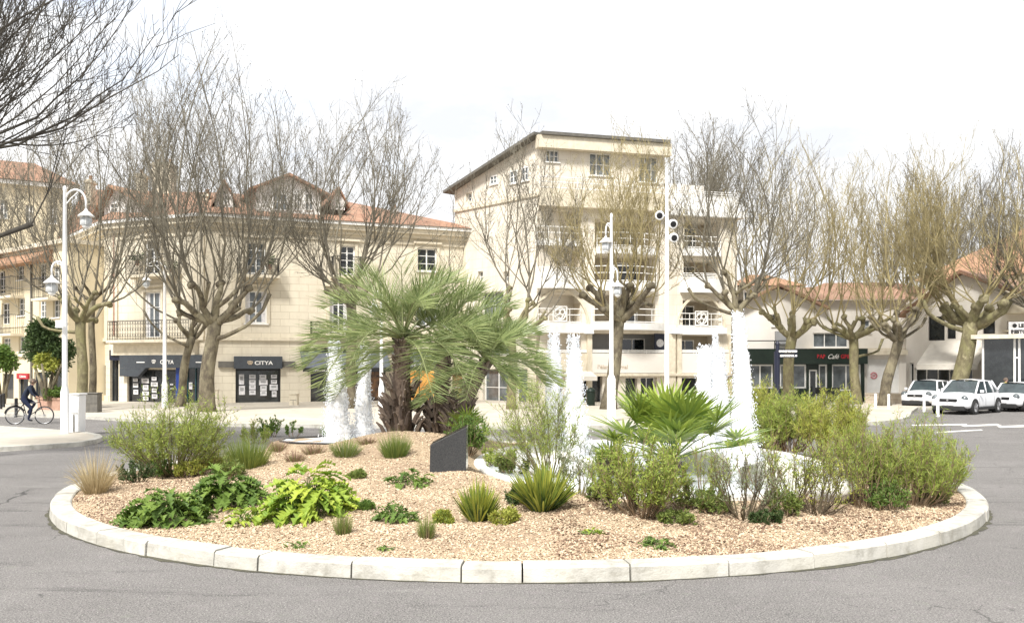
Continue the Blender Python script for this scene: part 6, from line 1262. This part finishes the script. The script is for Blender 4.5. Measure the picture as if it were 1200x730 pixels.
        for hf in (h - .85, -h + .78):
            rw_ = .335 if kind == 'suv' else .30; ax = (lf_[0] * s_, lf_[1] * s_, 0)
            b = MB(); b.lathe(G(hf, s_ * (w_ - .20), rw_ + .02), [(rw_ + .06, 0), (rw_ + .06, .208), (rw_ - .02, .212)], 24, ax=ax); b.build('wheel_arch', 'rubber', t)
            b = MB(); b.lathe(G(hf, s_ * (w_ - .18), rw_), [(rw_ * .9, 0), (rw_, .03), (rw_, .18), (rw_ * .93, .215), (rw_ * .70, .22), (rw_ * .66, .20)], 24, ax=ax); wh = b.build('wheel', 'rubber', t, smooth=False)
            b = MB(); b.lathe(G(hf, s_ * (w_ + .015), rw_), [(rw_ * .68, 0), (rw_ * .66, .012), (rw_ * .58, .012)], 20, ax=ax)
            for q in range(5): aa = q * 2 * PI / 5; b.tube([np.array(G(hf, s_ * (w_ + .03), rw_)), np.array(G(hf + math.cos(aa) * rw_ * .6, s_ * (w_ + .03), rw_ + math.sin(aa) * rw_ * .6))], .03, 4)
            b.build('rim', 'steel', wh)
    for l in (w_ * .985 + .012,):
        for s_ in (-1, 1):
            b = MB()
            for f0 in (h - 1.35, h * .05, -h * .42): b.tube([G(f0, s_ * l, .4), G(f0, s_ * l, bl - .1)], .006, 3)
            b.build('door_seam', 'black', t)
    return t
car('white_suv', 'white crossover car with dark bumper, nearest of the parked cars', 1133, 44.6, -48, 4.35, 1.84, 1.60)
car('white_car', 'second white car, cut by the right picture edge', 1192, 47.0, -50, 3.9, 1.72, 1.42, kind='hatch')
car('white_car', 'white car mostly hidden behind the left front of the crossover and the bollards', 1088, 51, -44, 4.0, 1.76, 1.48, kind='hatch')

# ------------------------------------------------------------------ people and bicycles
def figure(label, pos, sc_, joints, edges, rad, cloth, group=None, extra=None, face=(1, 0)):
    """one continuous skinned body; cloth(p)->material index from the rest position"""
    t = thing('person', label, 'person', pos); me = bpy.data.meshes.new('body'); names = list(joints); V = [tuple(np.array(joints[n_]) * sc_) for n_ in names]; me.from_pydata(V, [(names.index(a), names.index(c)) for a, c in edges], [])
    o = bpy.data.objects.new('body', me); sc.collection.objects.link(o); o.parent = t; OFF[o] = OFF[t]
    m = o.modifiers.new('skin', 'SKIN'); m.use_smooth_shade = True; sv = me.skin_vertices[0].data
    for i, n_ in enumerate(names): rr = rad[n_] if n_ in rad else .03; sv[i].radius = (rr * sc_, rr * sc_) if np.isscalar(rr) else (rr[0] * sc_, rr[1] * sc_)
    sv[names.index('pelvis')].use_root = True; s2 = o.modifiers.new('sub', 'SUBSURF'); s2.levels = s2.render_levels = 2
    dg = bpy.context.evaluated_depsgraph_get(); m2 = bpy.data.meshes.new_from_object(o.evaluated_get(dg)); o.modifiers.clear(); o.data = m2
    for mm in ('skin', 'cloth_navy', 'cloth_jean', 'cloth_yellow', 'black'): m2.materials.append(M[mm])
    J = np.array(V); 
    for p in m2.polygons:
        c = np.array(p.center); i = int(np.argmin(np.linalg.norm(J - c, axis=1))); p.material_index = cloth(names[i]); p.use_smooth = True
    hd = np.array(joints['head']) * sc_; f3 = np.array([face[0], face[1], 0.])
    b = MB(); th = np.linspace(0, PI, 7)
    b.lathe(OFF[t] + hd + np.array([0, 0, -.01]) - f3 * .018 * sc_, [(.118 * sc_ * math.sin(q) + .002, .135 * sc_ * math.cos(q)) for q in np.linspace(0, PI * .60, 7)][::-1], 14); b.build('hair', 'hair', t, smooth=True)
    side = np.array([-face[1], face[0], 0.])
    b = MB(); c = OFF[t] + hd + f3 * .105 * sc_; b.lathe(c + np.array([0, 0, -.02 * sc_]), [(.018 * sc_, -.02 * sc_), (.014 * sc_, .01 * sc_), (.004, .03 * sc_)], 6)
    for s_ in (-1, 1): b.lathe(OFF[t] + hd + side * s_ * .105 * sc_ , [(.008, -.03 * sc_), (.022 * sc_, 0), (.01, .03 * sc_)], 6)
    b.build('nose_and_ears', 'skin', t)
    b = MB()
    for s_ in (-1, 1): b.lathe(c + side * s_ * .036 * sc_ + np.array([0, 0, .012 * sc_]) - f3 * .008, [(.004, -.008 * sc_), (.012 * sc_, 0), (.004, .008 * sc_)], 6)
    b.build('eyes', 'black', t); b = MB(); b.tube([c - side * .025 * sc_ + np.array([0, 0, -.06 * sc_]), c + np.array([0, 0, -.064 * sc_]), c + side * .025 * sc_ + np.array([0, 0, -.06 * sc_])], .006 * sc_, 4); b.build('mouth', 'pink', t)
    return t
def hand(J, E, rad, w_, base, d, s, up, pre):
    """five unequal fingers rooted in the palm"""
    base, d, s, up = map(np.array, (base, d, s, up)); J[pre + 'palm'] = tuple(base + d * .05); E.append((w_, pre + 'palm')); rad[pre + 'palm'] = (.034, .018)
    for i, (o, l) in enumerate(((-.026, .070), (-.009, .080), (.009, .074), (.025, .056))):
        a = base + d * .085 + s * o; J[f'{pre}f{i}a'] = tuple(a); J[f'{pre}f{i}b'] = tuple(a + d * l * .6 - up * l * .3); J[f'{pre}f{i}c'] = tuple(a + d * l * .75 - up * l * .75)
        E += [(pre + 'palm', f'{pre}f{i}a'), (f'{pre}f{i}a', f'{pre}f{i}b'), (f'{pre}f{i}b', f'{pre}f{i}c')]; rad[f'{pre}f{i}a'] = rad[f'{pre}f{i}b'] = .009; rad[f'{pre}f{i}c'] = .007
    J[pre + 't1'] = tuple(base + d * .03 - s * .045); J[pre + 't2'] = tuple(base + d * .065 - s * .06 - up * .02); E += [(pre + 'palm', pre + 't1'), (pre + 't1', pre + 't2')]; rad[pre + 't1'] = .012; rad[pre + 't2'] = .009
# bicycle: frame local axes (f = forward, s = side)
def bicycle(label, px, Z, ang, mcol, yb=0., flip=1, rw=.34, wb=1.05, group='bicycles'):
    x = (px - CX) * Z / F; f = np.array([math.cos(R(ang)), math.sin(R(ang)), 0]); s = np.array([-f[1], f[0], 0.]); O = np.array([x, Z, yb]); t = thing('bicycle', label, 'bicycle', (x, Z, yb), group)
    G = lambda a, z, l=0.: O + f * a + s * l + np.array([0, 0, z])
    for c in (0, wb):
        b = MB(); b.tube([G(c + rw * math.cos(q), rw + rw * math.sin(q)) for q in np.linspace(0, 2 * PI, 25)], .021, 6); w_ = b.build('wheel', 'rubber', t, smooth=True); b = MB()
        b.tube([G(c + rw * .93 * math.cos(q), rw + rw * .93 * math.sin(q)) for q in np.linspace(0, 2 * PI, 25)], .010, 5)
        for q in range(16): a = q * PI / 8; b.tube([G(c, rw), G(c + rw * .92 * math.cos(a), rw + rw * .92 * math.sin(a))], .003, 3)
        b.lathe(G(c, rw, -.04), [(.03, 0), (.03, .08)], 8, ax=tuple(s)); b.build('rim', 'steel', w_)
    b = MB(); bb, st_, hd, hb = G(.42, .28), G(.30, .78), G(wb - .16, .86), G(wb - .10, .62)
    for p, q in ((bb, st_), (bb, hb), (st_, hd), (st_, G(0, rw)), (bb, G(0, rw)), (hd, hb)): b.tube([p, q], .018, 6)
    b.tube([hb, G(wb - .03, rw + .1), G(wb, rw)], .015, 5); b.tube([hd, G(wb - .19, 1.0)], .015, 5); b.tube([st_, G(.27, .93)], .014, 5); b.build('frame', mcol, t)
    b = MB(); b.lathe(G(.27, .95), [(.02, 0), (.10, .01), (.11, .05), (.04, .07)], 8); b.build('saddle', 'black', t)
    b = MB(); b.tube([G(wb - .27, 1.03, -.27), G(wb - .19, 1.02, -.1), G(wb - .19, 1.02, .1), G(wb - .27, 1.03, .27)], .014, 6); b.build('handlebar', 'black', t)
    b = MB(); b.lathe(G(.42, .28, -.03), [(.09, 0), (.09, .01)], 12, ax=tuple(s)); b.tube([G(.42, .28, .08), G(.50, .13, .08)], .012, 4); b.tube([G(.42, .28, -.08), G(.34, .43, -.08)], .012, 4); b.build('cranks', 'steel', t)
    b = MB(); b.tube([G(rw * 1.12 * math.cos(q), rw + rw * 1.12 * math.sin(q)) for q in np.linspace(.5, 2.9, 9)], .022, 4); b.box(*sorted((O[0] - .12, O[0] + .12)), *sorted((O[1] - .08, O[1] + .08)), yb + .76, yb + .78); b.build('mudguard', 'black', t)
    return t, G, f, s
Zc = 36.; bt, G, f, s = bicycle('dark bicycle ridden on the road at the far left', 17.5, Zc, 14, 'iron')
loc = lambda p: tuple(np.array(p) - np.array([G(0, 0)[0], G(0, 0)[1], 0]))
J, E_, rad = {}, [], {}
J['pelvis'] = loc(G(.30, 1.03)); J['spine'] = loc(G(.40, 1.20)); J['chest'] = loc(G(.52, 1.38)); J['neck'] = loc(G(.60, 1.50)); J['neck2'] = loc(G(.635, 1.56)); J['head'] = loc(G(.66, 1.66)); J['crown'] = loc(G(.67, 1.74))
E_ += [('pelvis', 'spine'), ('spine', 'chest'), ('chest', 'neck'), ('neck', 'neck2'), ('neck2', 'head'), ('head', 'crown')]
for sd_, l in (('L', .19), ('R', -.19)):
    J['sh' + sd_] = loc(G(.56, 1.44, l)); J['el' + sd_] = loc(G(.66, 1.20, l * 1.3)); J['wr' + sd_] = loc(G(.80, 1.07, l * 1.25)); J['hip' + sd_] = loc(G(.30, .98, l * .5))
    E_ += [('chest', 'sh' + sd_), ('sh' + sd_, 'el' + sd_), ('el' + sd_, 'wr' + sd_), ('pelvis', 'hip' + sd_)]
    kx = ((.70, .82), (.52, .15), (.64, .13)) if sd_ == 'L' else ((.66, .66), (.36, .45), (.50, .43))
    kx = ((.62, .60), (.50, .18), (.66, .14)) if sd_ == 'R' else ((.70, .80), (.42, .44), (.56, .40))
    J['kn' + sd_] = loc(G(kx[0][0], kx[0][1], l * .6)); J['an' + sd_] = loc(G(kx[1][0], kx[1][1], l * .6)); J['toe' + sd_] = loc(G(kx[2][0], kx[2][1], l * .62)); E_ += [('hip' + sd_, 'kn' + sd_), ('kn' + sd_, 'an' + sd_), ('an' + sd_, 'toe' + sd_)]
    rad.update({'sh' + sd_: .075, 'el' + sd_: .055, 'wr' + sd_: .036, 'hip' + sd_: .115, 'kn' + sd_: .07, 'an' + sd_: .045, 'toe' + sd_: .035})
    hand(J, E_, rad, 'wr' + sd_, J['wr' + sd_], f * .95 + np.array([0, 0, -.1]), s, np.array([0, 0, 1.]), 'h' + sd_)
rad.update({'pelvis': (.16, .13), 'spine': (.17, .125), 'chest': (.19, .13), 'neck': .075, 'neck2': .055, 'head': (.088, .10), 'crown': (.06, .07)})
def cl(n_): 
    if n_ in ('head', 'crown', 'neck2') or n_[0] == 'h' and n_[1] in 'LR': return 0
    if n_[:3] in ('toe',): return 4
    if n_[:3] in ('hip',) or n_[:2] in ('kn', 'an'): return 2
    return 1
figure('person in a dark jacket and blue jeans riding the bicycle at the far left', tuple(G(0, 0)), 1., J, E_, rad, cl, face=(f[0], f[1]))
# standing person in yellow behind the cars
J, E_, rad = {}, [], {}
J.update({'pelvis': (0, 0, .93), 'spine': (0, 0, 1.12), 'chest': (0, .01, 1.32), 'neck': (0, 0, 1.46), 'neck2': (0, -.01, 1.52), 'head': (0, -.02, 1.62), 'crown': (0, -.02, 1.70)})
E_ += [('pelvis', 'spine'), ('spine', 'chest'), ('chest', 'neck'), ('neck', 'neck2'), ('neck2', 'head'), ('head', 'crown')]
for sd_, l in (('L', 1), ('R', -1)):
    J.update({'sh' + sd_: (.18 * l, 0, 1.40), 'el' + sd_: (.25 * l, .02, 1.12), 'wr' + sd_: (.24 * l, -.10, .90), 'hip' + sd_: (.09 * l, 0, .88), 'kn' + sd_: (.10 * l, -.02, .48), 'an' + sd_: (.10 * l, .02, .08), 'toe' + sd_: (.11 * l, -.12, .03)})
    E_ += [('chest', 'sh' + sd_), ('sh' + sd_, 'el' + sd_), ('el' + sd_, 'wr' + sd_), ('pelvis', 'hip' + sd_), ('hip' + sd_, 'kn' + sd_), ('kn' + sd_, 'an' + sd_), ('an' + sd_, 'toe' + sd_)]
    rad.update({'sh' + sd_: .07, 'el' + sd_: .05, 'wr' + sd_: .034, 'hip' + sd_: .11, 'kn' + sd_: .065, 'an' + sd_: .045, 'toe' + sd_: .035}); hand(J, E_, rad, 'wr' + sd_, J['wr' + sd_], (0, -.1, -.99), (0, -l, 0), (-l, 0, 0), 'h' + sd_)
rad.update({'pelvis': (.15, .11), 'spine': (.14, .10), 'chest': (.17, .11), 'neck': .07, 'neck2': .052, 'head': (.085, .098), 'crown': (.06, .07)})
figure('person in a yellow jacket standing between the two right hand cars', ((1171.5 - CX) * 48.2 / F, 47.6, 0), .96, J, E_, rad, lambda n_: 3 if cl(n_) == 1 else cl(n_), face=(0, -1))
bicycle('pale green bicycle parked beside the pale plane tree in front of the cafe', 975, 41.5, 8, 'bike_green', .12)
# cafe seats by the windows
def cafe_chair(px, Z, label, a0):
    x = (px - CX) * Z / F; t = thing('cafe_chair', label, 'chair', (x, Z, .12), 'black cafe chairs'); c, s_ = math.cos(a0), math.sin(a0); G_ = lambda u, v, z: (x + u * c - v * s_, Z + u * s_ + v * c, .12 + z)
    def bx(u0, u1, v0, v1, z0, z1, nm): b = MB(); b.hexa([G_(u0, v0, z0), G_(u1, v0, z0), G_(u1, v1, z0), G_(u0, v1, z0), G_(u0, v0, z1), G_(u1, v0, z1), G_(u1, v1, z1), G_(u0, v1, z1)]); b.build(nm, 'black', t, bevel=.008)
    bx(-.22, .22, -.22, .22, .43, .47, 'seat'); bx(-.22, .22, .19, .23, .5, .88, 'backrest')
    for u in (-.2, .2):
        for v in (-.2, .2): b = MB(); b.tube([G_(u, v, 0), G_(u * .95, v * .95, .43)], .016, 5); b.build('leg', 'black', t)
for px, a0, lb in ((962, .3, 'black cafe chair nearest the white door'), (969, 2.2, 'black cafe chair second from the white door'), (979, -.5, 'black cafe chair under the right hand cafe window, left of two'), (987, 1.2, 'black cafe chair under the right hand cafe window, right of two')): cafe_chair(px, 54.0, lb, a0)
